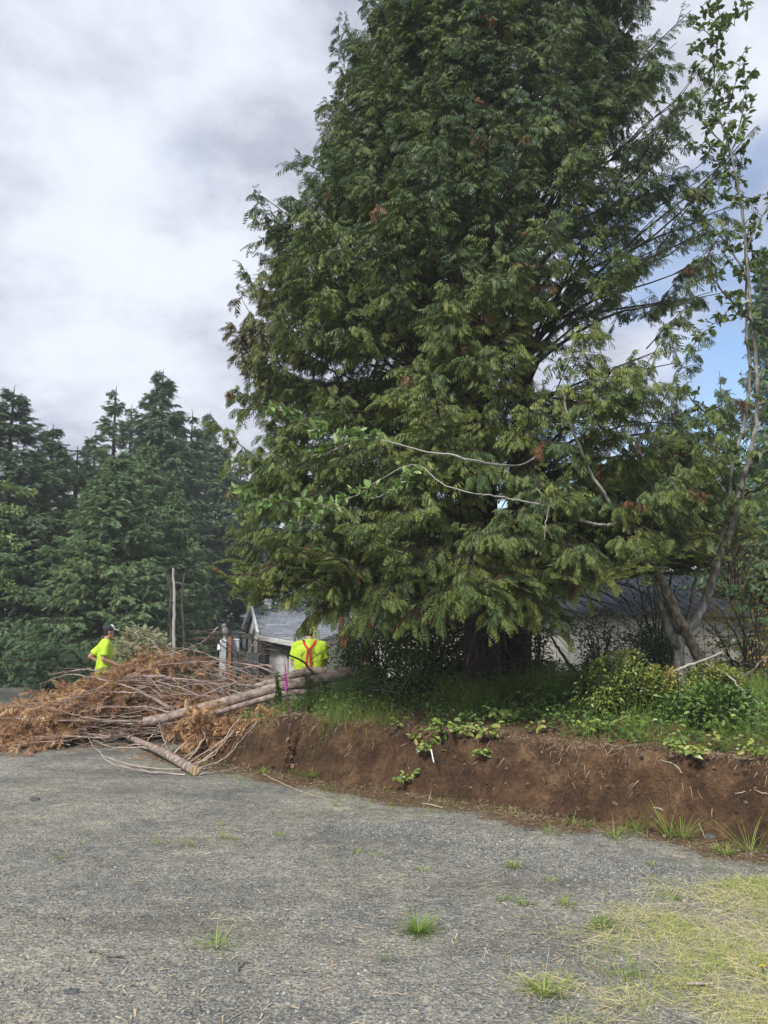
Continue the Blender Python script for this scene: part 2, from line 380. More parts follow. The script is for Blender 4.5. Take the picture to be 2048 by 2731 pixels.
# ---------------------------------------------------------------- conifers
def conifer_parts(rng, prim, J, m, fs, sec_len, t0=.3, droop=.5, tint0=.35, templates=None, dens=None, upturn=.0, fdown=.45, sideK=.6, deadf=.02, ttip=.3, mess=0):
    """prim (N,K,3): main limbs. returns secondary twigs (P,R) and foliage quads"""
    N, K, _ = prim.shape; Lp = np.linalg.norm(np.diff(prim, axis=1), axis=2).sum(1)
    t = (t0+(1-t0)*(np.arange(J)+.5)/J)[None, :]+rng.normal(0, .02, (N, J)); t = np.clip(t, .02, .995)
    x = t*(K-1); i = np.clip(x.astype(int), 0, K-2); fx = (x-i)[..., None]; r = np.arange(N)[:, None]
    pos = prim[r, i]*(1-fx)+prim[r, i+1]*fx; tan = norm(prim[r, i+1]-prim[r, i])
    sgn = np.where((np.arange(J) % 2 == 0)[None, :], 1., -1.)*np.ones((N, 1))
    up = np.array([0, 0, 1.]); side = norm(np.cross(tan, up))*sgn[..., None]
    a = rng.normal(R(52), R(12), (N, J))[..., None]
    d = norm(tan*np.cos(a)+side*np.sin(a)*1.0+rng.normal(0, .24, (N, J, 3)))
    ln = (sec_len*Lp[:, None]*(1.05-t)**.7+.12)*rng.uniform(.7, 1.25, (N, J))
    K2 = 5; q = np.linspace(0, 1, K2)[None, None, :, None]
    sec = pos[:, :, None, :]+d[:, :, None, :]*ln[..., None, None]*q-up*(droop*ln[..., None, None]*q**2)+up*(upturn*ln[..., None, None]*q**3)
    keep = np.ones((N, J), bool)
    if dens is not None: keep = rng.random((N, J)) < dens(pos)
    sec = sec[keep]; ln = ln[keep]; M = len(sec)
    rad = (.0035+.009*ln)[:, None]*np.linspace(1, .35, K2)[None]
    # fronds along the twigs
    tt = (np.linspace(.12, 1, m))[None, :]+rng.normal(0, .04, (M, m)); tt = np.clip(tt, .03, .999)
    x = tt*(K2-1); i = np.clip(x.astype(int), 0, K2-2); fx = (x-i)[..., None]; r = np.arange(M)[:, None]
    fp = sec[r, i]*(1-fx)+sec[r, i+1]*fx; ft = norm(sec[r, i+1]-sec[r, i])
    sg = np.where((np.arange(m) % 2 == 0)[None, :], 1., -1.)*np.ones((M, 1)); fsd = norm(np.cross(ft, up))*sg[..., None]
    fwd = norm(ft+fsd*sideK*rng.uniform(.3, 1.2, (M, m, 1))-up*fdown*rng.uniform(.3, 1.5, (M, m, 1))+rng.normal(0, .15+.35*mess, (M, m, 3)))
    fup = norm(up+rng.normal(0, .35+.7*mess, (M, m, 3))+.3*fsd)
    sc_ = fs*np.clip(rng.lognormal(-.05, .32, (M, m)), .4, 1.9)*rng.uniform(.8, 1.2, (M, 1))
    tint = np.clip(tint0+rng.normal(0, .13, (M, 1))+rng.normal(0, .07, (M, m)), 0, 1)
    dead = (rng.random((M, 1)) < deadf)*np.ones((M, m))
    F3 = lambda a: a.reshape(-1, 3)
    Q, T, D = scatter(templates, F3(fp), F3(fwd), F3(fup), sc_.ravel(), tint.ravel(), rng, ttip, dead=dead.ravel())
    return sec, rad, Q, T, D
CYP = leafmat('cypress_foliage', [(.034, .064, .038), (.064, .108, .048), (.112, .162, .056), (.195, .245, .068), (.30, .345, .09)], dead=(.17, .088, .042), trans=.26, nscale=.55)
BARKD = simple('cypress_bark', [(.018, .012, .009), (.045, .032, .024), (.085, .065, .05)], 3, .9, .8, .03, (9, 9, 1.2))
BARKT = simple('twig_bark', [(.035, .024, .018), (.075, .052, .040)], 9, .85, .2)
def big_cypress():
    rng = np.random.default_rng(11)
    base = P(1300, 1845, 10.2); base.z = Hf(base.x, base.y)-.05
    bx, by, bz = base
    root = thing('cypress_tree', base, 'huge dense green cypress tree with two dark trunks on top of the dirt bank', 'tree')
    # trunks: A straight, B to the right
    def trunkA(z): return np.stack([bx-.06+.012*z, by+0*z, z], -1)
    def trunkB(z): return np.stack([bx+.36+.062*z-.001*z*z, by+.28+.03*z, z], -1)
    zz = np.linspace(bz, 15.5, 22)
    for f, r0, zt in ((trunkA, .22, 15.5), (trunkB, .185, 13.8)):
        zz = np.linspace(bz-.2, zt, 24); mb = MB(); S = 20; pts = f(zz)
        V = []
        for k, p in enumerate(pts):
            rr = r0*(1-.93*k/23)*(1+.22*math.exp(-k*.9)); 
            for i in range(S):
                a = 2*math.pi*i/S; fl = 1+.10*math.sin(a*5+k*.15)+.06*math.sin(a*9+1)
                V.append(p+np.array([math.cos(a)*rr*fl, math.sin(a)*rr*fl, 0]))
        fs_ = [(k*S+i, k*S+(i+1) % S, (k+1)*S+(i+1) % S, (k+1)*S+i) for k in range(23) for i in range(S)]
        mb.add(V, fs_).build('trunk', BARKD, root, smooth=True)
    # limbs
    N = 900; z0 = 2.05+(15.2-2.05)*(rng.random(N)**1.05)
    az = rng.uniform(0, 2*np.pi, N)             # 0 = +x (right), pi/2 = away, -pi/2 = towards camera
    useB = (np.cos(az) > .1) & (rng.random(N) < .75) & (z0 < 13.4)
    def lerp(z, xs, ys): return np.interp(z, xs, ys)
    zq = z0+1.0*sstep(4.5, 7, z0)
    rl = lerp(zq, [1.5, 2.2, 3, 5.5, 7, 8.2, 9.3, 10.7, 13, 15.5], [2.9, 3.3, 3.3, 3.2, 2.65, 2.1, 1.7, 1.3, .8, .2])
    rr = lerp(zq, [1.5, 2.5, 3.2, 4.5, 6, 7.5, 8.6, 9.6, 10.7, 13, 15.5], [2.3, 2.7, 3.0, 2.9, 3.5, 3.2, 2.7, 2.3, 2.35, 1.5, .3])
    rf = lerp(zq, [1.5, 2.5, 4, 6, 8, 10.7, 15.5], [2.7, 3.0, 3.0, 2.8, 2.4, 1.7, .2])
    cx = np.cos(az); sx = np.sin(az); rs = np.where(cx > 0, rr, rl); rad = rs*rf/np.sqrt((rf*cx)**2+(rs*sx)**2)
    rad = rad*(1-.12*rng.random(N)**2+.05*rng.random(N)**4)
    start = np.where(useB[:, None], trunkB(z0), trunkA(z0))
    K = 9; q = np.linspace(0, 1, K)[None, :]
    d = np.stack([cx, sx], 1)
    rise = np.interp(z0, [2, 4.5, 8], [.10, .38, .55])+.25*rng.random(N)*sstep(2.4, 3.6, z0)*np.where((cx > .3), 1.25, 1)
    dr = .42+.25*rng.random(N); dr = dr*np.interp(z0, [2, 4], [.5, 1])
    zoff = rad[:, None]*(rise[:, None]*q*1.6-dr[:, None]*q**2*1.1+.22*q**4*(z0[:, None] > 4))
    wob = rng.normal(0, .09, (N, 1))*np.sin(q*6+rng.random((N, 1))*6)+rng.normal(0, .03, (N, K))*q; zoff = zoff+rng.normal(0, .035, (N, K))*q
    prim = np.zeros((N, K, 3)); prim[..., 0] = start[:, :1]+d[:, :1]*rad[:, None]*q-d[:, 1:]*wob; prim[..., 1] = start[:, 1:2]+d[:, 1:]*rad[:, None]*q+d[:, :1]*wob
    prim[..., 2] = z0[:, None]+zoff
    # thin out the right side so that the sky shows
    opn = (cx > .25) & (z0 > 3.6); keep = ~(opn & (rng.random(N) < np.where((z0 > 3.5) & (z0 < 5.0), .85, .60))); 
    keep &= ~((z0 > 11.5) & (rng.random(N) < .35))
    prim = prim[keep]; rad = rad[keep]; cxk = cx[keep]; zk = z0[keep]
    prad = (.006+.0080*rad)[:, None]*np.linspace(1, .15, K)[None]
    def dens(p):
        right = sstep(bx+.5, bx+1.6, p[..., 0])*sstep(3.0, 4.4, p[..., 2])
        n = fbm(p[..., 0]*1.1+p[..., 1]*.7, p[..., 2]*1.1+p[..., 1]*.4, 77, 2)
        gap = .22+.20*sstep(3.8, 5, p[..., 2])*(1-sstep(8.0, 9.3, p[..., 2]))
        return 1-right*np.clip(gap+2.2*(n-.45), .02, .9)
    secs, rads, Q, T, D = conifer_parts(rng, prim, 21, 12, .108, .165, t0=.26, droop=.42, tint0=.30, templates=FRONDS_FINE, dens=dens, upturn=.34, fdown=.80, deadf=.012, ttip=.2)
    # sprays low in the crown are tinted yellower; browned patch on the left rim
    # outer shoots: short rising branch ends all over the crown's surface
    def env(z, a):
        zq_ = z+.6*sstep(4.5, 7, z); l_ = lerp(zq_, [1.5, 2.2, 3, 5.5, 7, 8.2, 9.3, 10.7, 13, 15.5], [2.9, 3.3, 3.3, 3.2, 2.65, 2.1, 1.7, 1.3, .8, .2]); r_ = lerp(zq_, [1.5, 2.5, 3.2, 4.5, 6, 7.5, 8.6, 9.6, 10.7, 13, 15.5], [2.3, 2.7, 3.0, 2.9, 3.5, 3.2, 2.7, 2.3, 2.35, 1.5, .3]); f_ = lerp(zq_, [1.5, 2.5, 4, 6, 8, 10.7, 15.5], [2.7, 3.0, 3.0, 2.8, 2.4, 1.7, .2])
        s_ = np.where(np.cos(a) > 0, r_, l_); return s_*f_/np.sqrt((f_*np.cos(a))**2+(s_*np.sin(a))**2)
    M = 1700; zs = 1.9+12.9*rng.random(M)**1.0; a_ = rng.uniform(0, 6.283, M); e_ = env(zs, a_)*rng.uniform(.62, .93, M)
    kp = ~((np.cos(a_) > .35) & (zs > 3.8) & (zs < 9) & (rng.random(M) < np.where((zs > 3.9) & (zs < 5.8), .96, .75))) & ~((np.sin(a_) > .3) & (rng.random(M) < .4)); zs = zs[kp]; a_ = a_[kp]; e_ = e_[kp]; M = len(zs)
    ax = trunkA(zs); ln = rng.uniform(.45, .95, M)*np.clip(e_/1.6, .4, 1); ri = rng.uniform(.35, 1.15, M)*sstep(1.2, 4.2, zs); K3 = 7; q3 = np.linspace(0, 1, K3)[None]
    sh = np.zeros((M, K3, 3)); sh[..., 0] = ax[:, :1]+np.cos(a_)[:, None]*(e_[:, None]+ln[:, None]*q3*.75); sh[..., 1] = ax[:, 1:2]+np.sin(a_)[:, None]*(e_[:, None]+ln[:, None]*q3*.75); sh[..., 2] = zs[:, None]+ln[:, None]*(ri[:, None]*q3-.30*(1-ri[:, None])*q3**2)
    # low boughs that hang in front of the house, the man and the shed
    low = []
    for px, py, Y in ((835, 1652, 8.6), (815, 1650, 8.9), (770, 1590, 8.6), (700, 1560, 9.0), (650, 1545, 9.3), (900, 1640, 8.2), (965, 1660, 7.9), (1090, 1650, 7.6), (1180, 1610, 7.4), (1330, 1640, 7.4), (1290, 1600, 7.3), (1450, 1640, 7.8), (1490, 1675, 8.2), (1400, 1590, 7.6), (1560, 1570, 7.8), (1010, 1600, 7.5), (860, 1585, 8.2), (1240, 1560, 7.2), (1620, 1530, 8.0), (1700, 1480, 8.2), (1780, 1440, 8.6)):
        e = np.array(P(px, py, Y)); s = np.array([bx, by, e[2]+.75]); d_ = e-s; s = s+d_*.25; q4 = np.linspace(0, 1, 9)[:, None]; low.append(s+(e-s)*q4+np.array([0, 0, .35])*np.sin(q4*3.14)*(1-q4*.4))
    low = np.array(low); sL, rL, QL, TL, DL = conifer_parts(rng, low, 22, 13, .108, .17, t0=.5, droop=.45, tint0=.42, templates=FRONDS_FINE, upturn=.25, fdown=.85, deadf=.05, ttip=.2)
    tubes('branches', [(low, np.full((len(low), 1), .022)*np.linspace(1, .2, 9)[None], 5), (sL, rL, 3)], BARKT, root)
    s2, r2, Q2, T2, D2 = conifer_parts(rng, sh, 14, 10, .105, .24, t0=.12, droop=.50, tint0=.33, templates=FRONDS_FINE, upturn=.3, fdown=.80, deadf=.015, ttip=.2)
    prim_s, prad_s = sh, (.004+.006*ln)[:, None]*np.linspace(1, .3, K3)[None]
    def squash(V):
        zm = np.interp(V[..., 0], [bx-3.2, bx-1.5, bx, bx+.7, bx+1.6, bx+3.5], [2.3, 2.15, 1.95, 2.05, 2.6, 2.75])+.85*(fbm(V[..., 0]*1.3, V[..., 1]*1.3, 13, 2)-.45)
        V[..., 2] = np.where(V[..., 2] < zm, zm+(V[..., 2]-zm)*.28, V[..., 2]); return V
    squash(prim); squash(secs); squash(s2); squash(prim_s)
    tubes('branches', [(prim, prad, 5), (secs, rads, 3), (prim_s, prad_s, 4), (s2, r2, 3)], BARKT, root)
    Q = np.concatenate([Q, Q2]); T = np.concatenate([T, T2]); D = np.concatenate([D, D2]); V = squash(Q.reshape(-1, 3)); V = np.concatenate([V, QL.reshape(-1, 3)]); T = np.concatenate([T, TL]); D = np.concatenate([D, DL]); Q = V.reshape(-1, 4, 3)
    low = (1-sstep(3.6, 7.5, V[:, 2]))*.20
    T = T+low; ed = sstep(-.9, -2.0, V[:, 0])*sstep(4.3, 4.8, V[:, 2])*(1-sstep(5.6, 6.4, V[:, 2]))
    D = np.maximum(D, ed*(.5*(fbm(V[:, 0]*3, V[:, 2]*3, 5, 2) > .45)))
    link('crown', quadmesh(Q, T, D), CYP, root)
    # bare dead twigs low on the trunks
    n = 210; a = rng.uniform(0, 6.28, n); z = rng.uniform(bz+.25, 3.3, n); ln = rng.uniform(.4, 1.3, n)+1.3*rng.random(n)*(z > 1.9); q = np.linspace(0, 1, 6)[None]
    Pp = np.zeros((n, 6, 3)); Pp[..., 0] = bx+.15+np.cos(a)[:, None]*(.25+ln[:, None]*q); Pp[..., 1] = by+np.sin(a)[:, None]*(.25+ln[:, None]*q)
    Pp[..., 2] = z[:, None]+ln[:, None]*(.1*q-.45*q*q)+rng.normal(0, .02, (n, 6))
    Pp[..., :2] += rng.normal(0, .025, (n, 6, 2))
    tubes('dead_twigs', [(Pp, (.004+.004*ln)[:, None]*np.linspace(1, .3, 6)[None], 4)], simple('dead_twig', [(.07, .055, .045), (.14, .115, .095)], 9, .9, 0), root)
big_cypress()
# ---------------------------------------------------------------- spruces of the background
SPR = leafmat('spruce_foliage', [(.046, .092, .060), (.090, .152, .088), (.158, .235, .122), (.25, .33, .165)], trans=.15, nscale=.45)
HEM = leafmat('hemlock_foliage', [(.050, .105, .064), (.105, .182, .092), (.18, .265, .115), (.28, .37, .155)], trans=.2, nscale=.45)
BARKG = simple('grey_bark', [(.04, .035, .03), (.10, .09, .08)], 4, .9, .4, .02, (6, 6, 1.5))
def spruce(name, seed, h, rad, label, loc, mat=SPR, N=150, J=9, m=4, dens=1.0, group='conifers at the back of the lot', top=.0, fs=.165, low=.03, tint=.35, dr=.30):
    rng = np.random.default_rng(seed); root = thing(name, loc, label, 'tree', group); L0 = np.array(loc)
    zt = np.linspace(0, h, 14); pts = np.stack([L0[0]+.02*np.sin(zt), L0[1]+0*zt, L0[2]+zt], 1)
    tubes('trunk', [(pts[None], (.018*h*(1-zt/h)**.8+.01)[None], 8)], BARKG, root)
    f = rng.random(N)**.75; z0 = h*(low+(.975-low)*f); az = rng.uniform(0, 6.283, N)
    r = rad*1.10*(1-z0/h)**.90*rng.uniform(.66, 1.12, N)*(1-.35*sstep(.8, 1, z0/h))+.10
    r *= 1-.25*(1-sstep(0, .15, z0/h))
    K = 6; q = np.linspace(0, 1, K)[None]; prim = np.zeros((N, K, 3)); 
    prim[..., 0] = L0[0]+np.cos(az)[:, None]*r[:, None]*q; prim[..., 1] = L0[1]+np.sin(az)[:, None]*r[:, None]*q
    up_ = (.05+.75*(z0/h)**2)[:, None]; prim[..., 2] = L0[2]+z0[:, None]+r[:, None]*(up_*q-dr*q*q+.16*q**4)
    pr = (.006+.009*r)[:, None]*np.linspace(1, .2, K)[None]
    d = lambda p: dens*np.clip((1-(p[..., 2]-L0[2])/h)*6+.12, .22, 1)
    secs, rads, Q, T, D = conifer_parts(rng, prim, J+4, m+6, fs, .24, t0=.22, droop=.22, tint0=tint, templates=SPRAYS, dens=d, fdown=.30, ttip=.30, sideK=.7, deadf=0)
    tubes('branches', [(prim, pr, 3)], BARKT, root)
    # leader shoots
    n = 9; Q2, T2, D2 = scatter(SPRAYS, np.repeat(L0[None]+[0, 0, 0], n, 0)+np.stack([0*np.arange(n), 0*np.arange(n), h*(1.0-.012*np.arange(n))], 1), norm(np.stack([np.cos(np.arange(n)*2.4), np.sin(np.arange(n)*2.4), .9+0*np.arange(n)], 1)), np.tile([0., 0, 1], (n, 1)), np.linspace(.10, .26, n), np.full(n, tint), rng)
    link('crown', quadmesh(np.concatenate([Q, Q2]), np.concatenate([T, T2])), mat, root)
    return root
def gz(x, y): return Hf(x, y)
def at(px, Y, zoff=0):
    p = P(px, 1680, Y); return (p.x, Y, gz(p.x, Y)+zoff)
def height_to(px, py, Y, base): return P(px, py, Y).z-base[2]
TREES = []
def add_spruce(px, py, Y, rad, label, proto=None, **k):
    loc = at(px, Y); h = height_to(px, py, Y, loc)
    if proto is None: t = spruce('spruce_tree' if k.get('mat', SPR) is SPR else 'hemlock_tree', 100+len(TREES), h, rad, label, loc, **k); t['h0'] = h; t['r0'] = rad
    else:
        t = copy_tree(proto); t.location = loc; t.scale = (rad/proto['r0'],)*2+(h/proto['h0'],); t.rotation_euler = (0, 0, len(TREES)*2.399); t['label'] = label
    TREES.append(t); return t
def background_trees():
    A = add_spruce(405, 985, 30, 3.6, 'tallest dark spruce with a pointed top in the middle of the left tree line', N=230, J=10)
    B = add_spruce(290, 1215, 23.6, 3.3, 'broad light green hemlock with bare grey twigs low down, behind the man in the cap', mat=HEM, N=330, J=12, low=.10, tint=.42, fs=.128)
    Cc = add_spruce(276, 1030, 31, 2.6, 'thin topped spruce with a bare wispy leader rising behind the broad hemlock', N=110, J=8, dens=.75, tint=.42)
    add_spruce(322, 1078, 33, 2.4, 'second wispy spruce top between the thin leader and the tallest spruce', proto=Cc)
    add_spruce(105, 1130, 28, 3.0, 'dark narrow spruce with drooping top, second from the left edge', proto=A)
    add_spruce(-10, 1030, 25, 3.4, 'tall spruce cut by the left edge of the picture', proto=A)
    add_spruce(178, 1190, 30, 2.8, 'small yellowish spruce top in the gap right of the narrow spruce', proto=Cc)
    add_spruce(490, 1095, 32, 2.4, 'pale spindly spruce top just right of the tallest spruce', proto=Cc)
    add_spruce(540, 1098, 40, 3.4, 'spruce with a rounded top next to the big cypress', proto=A)
    add_spruce(630, 1240, 42, 3.6, 'low dark hemlock behind the roof of the house', proto=A)
    add_spruce(455, 1300, 26, 2.3, 'middle sized hemlock behind the bare birch stems', proto=B)
    add_spruce(60, 1290, 25.0, 2.9, 'bushy hemlock at the far edge of the gravel, near the left edge', proto=B)
    add_spruce(180, 1330, 26, 2.7, 'shorter hemlock filling the gap between the left spruces and the broad hemlock', proto=B)
    add_spruce(575, 1180, 40, 3.6, 'spruce filling the gap against the left edge of the cypress', proto=A)
    add_spruce(225, 1150, 33, 3.0, 'spruce top between the yellowish one and the thin topped one', proto=A)
    add_spruce(440, 1110, 34, 3.0, 'shaded spruce top half hidden right of the tallest spruce', proto=A)
    add_spruce(690, 1260, 41, 3.6, 'spruce half hidden behind the lower left cypress boughs', proto=A)
    add_spruce(60, 1190, 31, 3.0, 'spruce behind the two leftmost ones', proto=A)
    add_spruce(370, 1180, 26.5, 2.5, 'slim hemlock in front of the tallest spruce', proto=B)
    add_spruce(-260, 900, 27, 3.4, 'tall spruce well outside the left edge', proto=A)
    add_spruce(-480, 1000, 25, 3.2, 'hemlock well outside the left edge', proto=B)
    add_spruce(-800, 900, 29, 3.6, 'spruce farthest out on the left', proto=A)
    add_spruce(-130, 1250, 24.5, 2.8, 'hemlock just outside the left edge', proto=B)
    add_spruce(-1100, 950, 27, 3.4, 'last spruce of the left tree line', proto=A)
    add_spruce(2500, 900, 24, 3.2, 'spruce well outside the right edge', proto=A)
    add_spruce(2900, 950, 27, 3.4, 'spruce farthest out on the right', proto=A)
    add_spruce(760, 1180, 36, 3.6, 'spruce hidden behind the big cypress above the grey roof', proto=A)
    add_spruce(930, 1230, 38, 3.8, 'spruce behind the house roof seen through the lower cypress branches', proto=A)
    add_spruce(1090, 1300, 36, 3.4, 'spruce seen dimly between the cypress trunk and the house', proto=A)
    add_spruce(520, 1330, 38, 3.0, 'dark spruce left of the house gable, behind the meter boxes', proto=A)
    add_spruce(1440, 1230, 36, 3.4, 'spruce directly behind the cypress trunk and the shed roof', proto=A)
    add_spruce(1600, 1180, 33, 2.6, 'slender spruce behind the middle of the shed roof', proto=Cc)
    add_spruce(1720, 1300, 32, 2.8, 'spruce standing behind the shed, left of the bright green one', proto=A)
    add_spruce(1880, 1210, 27, 2.8, 'bright light green hemlock above the right end of the shed roof', mat=HEM, N=150, J=10, tint=.62, low=.05)
    add_spruce(1852, 1120, 31, 1.5, 'nearly bare spindly spruce against the blue sky', proto=Cc)
    add_spruce(1965, 990, 32, 1.8, 'spindly spruce top left of the dark right hand conifers', proto=Cc)
    add_spruce(2140, 640, 24, 3.0, 'tall dark spruce at the right edge of the picture', proto=A)
    add_spruce(2010, 1290, 20.5, 2.5, 'dark hemlock shading the right end of the shed', proto=B)
    add_spruce(2160, 1050, 19, 2.8, 'dark hemlock cut by the right edge beside the shed', proto=B)
background_trees()
# ---------------------------------------------------------------- house down the slope
def V3(*a): return Vector(a)
def quadprism(name, pts, thick, mat, parent):
    mb = MB(); mb.prism(pts, (0, 0, -thick)); return mb.build(name, mat, parent)
def shingle_mat():
    m, nt, b = newmat('grey_shingles'); vec = stretch(nt, (1, 1, 1))
    br = nt.nodes.new('ShaderNodeTexBrick'); br.inputs['Scale'].default_value = 1; br.inputs['Brick Width'].default_value = .55; br.inputs['Row Height'].default_value = .16
    br.inputs['Mortar Size'].default_value = .012; br.inputs['Color1'].default_value = (.16, .18, .21, 1); br.inputs['Color2'].default_value = (.25, .27, .31, 1); br.inputs['Mortar'].default_value = (.07, .075, .085, 1)
    cx = nt.nodes.new('ShaderNodeSeparateXYZ'); nt.links.new(vec, cx.inputs[0]); cb = nt.nodes.new('ShaderNodeCombineXYZ')
    nt.links.new(cx.outputs[0], cb.inputs[0])
    mz = nt.nodes.new('ShaderNodeMath'); mz.operation = 'MULTIPLY'; mz.inputs[1].default_value = 1.9; nt.links.new(cx.outputs[2], mz.inputs[0]); nt.links.new(mz.outputs[0], cb.inputs[1])
    nt.links.new(cb.outputs[0], br.inputs['Vector'])
    n = tex_noise(nt, 3, 3); c = mixc(nt, 1.0, br.outputs['Color'], ramp(nt, n, [(.3, (.8, .8, .8)), (.7, (1.25, 1.25, 1.25))]), 'MULTIPLY')
    nt.links.new(c, b.inputs['Base Color']); b.inputs['Roughness'].default_value = .85; bump(nt, br.outputs['Fac'], .3, -.01, b); return m
WHITE = simple('white_paint', [(.66, .66, .64), (.78, .78, .76)], 6, .55, .05)
SID = simple('grey_siding', [(.17, .165, .155), (.22, .215, .20)], 2, .8, .1, .01, (1, 1, 22))
GLASS = simple('dark_window', [(.02, .025, .03), (.05, .06, .07)], 1, .12, 0, spec=.8)
SHING = shingle_mat()
def house():
    R0 = P(674, 1622, 34); R1 = P(1030, 1618, 37); E0 = P(691, 1692, 31); E1 = P(812, 1713, 26.5); V1 = P(795, 1653, 33); K1 = P(842, 1709, 26.2); K2 = P(940, 1677, 30)
    L0 = P(648, 1692, 33.4); gzz = -2.7
    h = thing('house', (E0.x+2, 30, gzz), 'low house with grey shingled gable roof, white trim and a white roof vent', 'house')
    quadprism('roof', [R0, E0, V1, R1], .14, SHING, h); quadprism('roof', [V1, E0, E1, K1, K2, R1+V3(0, -.05, -.02)], .14, SHING, h)
    Rb = P(690, 1622, 38.5); quadprism('roof', [R0+V3(0, .02, 0), R1+V3(0, .02, 0), P(1030, 1650, 42), P(665, 1660, 40), L0+V3(0, .3, .05)], .14, SHING, h)
    # rakes and fascia
    mb = MB(); mb.beam(R0+V3(-.05, -.1, .02), L0+V3(-.05, -.1, .0), .1, .24); mb.beam(R0+V3(-.04, -.12, .0), E0+V3(-.04, -.12, -.02), .1, .24); mb.build('rake_board', WHITE, h)
    mb = MB(); mb.beam(E0+V3(0, -.08, -.12), E1+V3(0, -.08, -.12), .12, .16); mb.build('gutter', WHITE, h)
    mb = MB(); mb.beam(P(620, 1688, 32.6), P(652, 1694, 32.2), .14, .18); mb.build('gutter', WHITE, h)
    mb = MB(); mb.prism([P(622, 1685, 32.6), P(650, 1691, 32.3), P(648, 1680, 33.2), P(640, 1677, 33.4)], (0, 0, -.06)); mb.build('porch_roof', SHING, h)
    # walls
    def wall(a, b, nm='wall', m=SID, th=.2, dz=-.14):
        d = (b-a); n = Vector((-d.y, d.x, 0)).normalized()*th
        mb = MB(); mb.prism([a+V3(0, 0, dz), b+V3(0, 0, dz), V3(b.x, b.y, gzz), V3(a.x, a.y, gzz)], n); return mb.build(nm, m, h)
    a = E0+V3(.35, .45, 0); b = E1+V3(.1, .45, 0); wall(a, b)
    mb = MB(); a2 = L0+V3(.25, .5, -.1); ap = R0+V3(.05, .6, -.35); mb.prism([a2, ap, E0+V3(.2, .5, -.1), V3(E0.x+.2, E0.y+.5, gzz), V3(a2.x, a2.y, gzz)], V3(.1, .25, 0)); mb.build('wall', SID, h)
    wall(K1+V3(.1, .3, .02), K2+V3(0, .3, 0), m=simple('cream_wall', [(.42, .40, .36), (.52, .50, .46)], 2, .8, .1))
    # knee braces and porch posts
    mb = MB(); c = P(679, 1652, 32.2); mb.beam(c, P(668, 1692, 32.2), .12, .14); mb.beam(P(684, 1664, 31.6), P(684, 1700, 31.6), .12, .14, (0, 1, 0)); mb.build('brace', WHITE, h)
    for px, Y in ((628, 32.4), (652, 32.0), (667, 31.4), (683, 30.6)):
        t = P(px, 1696, Y); mb = MB(); mb.beam(t, V3(t.x, t.y, gzz), .13, .13, (0, 1, 0)); mb.build('porch_post', WHITE, h)
    mb = MB(); ra, rb_ = P(622, 1740, 32.2), P(690, 1744, 30.2); mb.beam(ra, rb_, .06, .06); mb.beam(ra+V3(0, 0, -.75), rb_+V3(0, 0, -.75), .06, .06)
    for i in range(14):
        p = ra.lerp(rb_, (i+.5)/14); mb.beam(p, p+V3(0, 0, -.75), .035, .035, (0, 1, 0))
    mb.build('railing', WHITE, h)
    # windows in the front wall
    dv = (b-a); dn = Vector((dv.y, -dv.x, 0)).normalized()
    for t0, t1, zt, zb in ((.10, .2, -.45, -1.7), (.27, .37, -.45, -1.7), (.40, .50, -.5, -1.7), (.62, .76, -.42, -1.35)):
        p, q = a.lerp(b, t0), a.lerp(b, t1); fr = MB(); w = .09
        for s_, e_ in ((p+V3(0, 0, zt), q+V3(0, 0, zt)), (p+V3(0, 0, zb), q+V3(0, 0, zb))): fr.beam(s_+dn*.05, e_+dn*.05, .1, w)
        for x_ in (p, q, p.lerp(q, .5)): fr.beam(x_+V3(0, 0, zt)+dn*.055, x_+V3(0, 0, zb)+dn*.055, w, .1, dn)
        fo = fr.build('window', WHITE, h)
        g = MB(); g.prism([p+V3(0, 0, zt)+dn*.02, q+V3(0, 0, zt)+dn*.02, q+V3(0, 0, zb)+dn*.02, p+V3(0, 0, zb)+dn*.02], dn*.012); g.build('pane', GLASS, fo)
    # white vent chimney
    c = P(715, 1612, 34.2); mb = MB(); mb.box(c+V3(0, 0, -.02), (.30, .3, .34)); mb.box(c+V3(0, 0, .16), (.37, .37, .04)); mb.box(c+V3(0, 0, .23), (.36, .36, .12), taper=.45); mb.build('roof_vent', WHITE, h)
house()
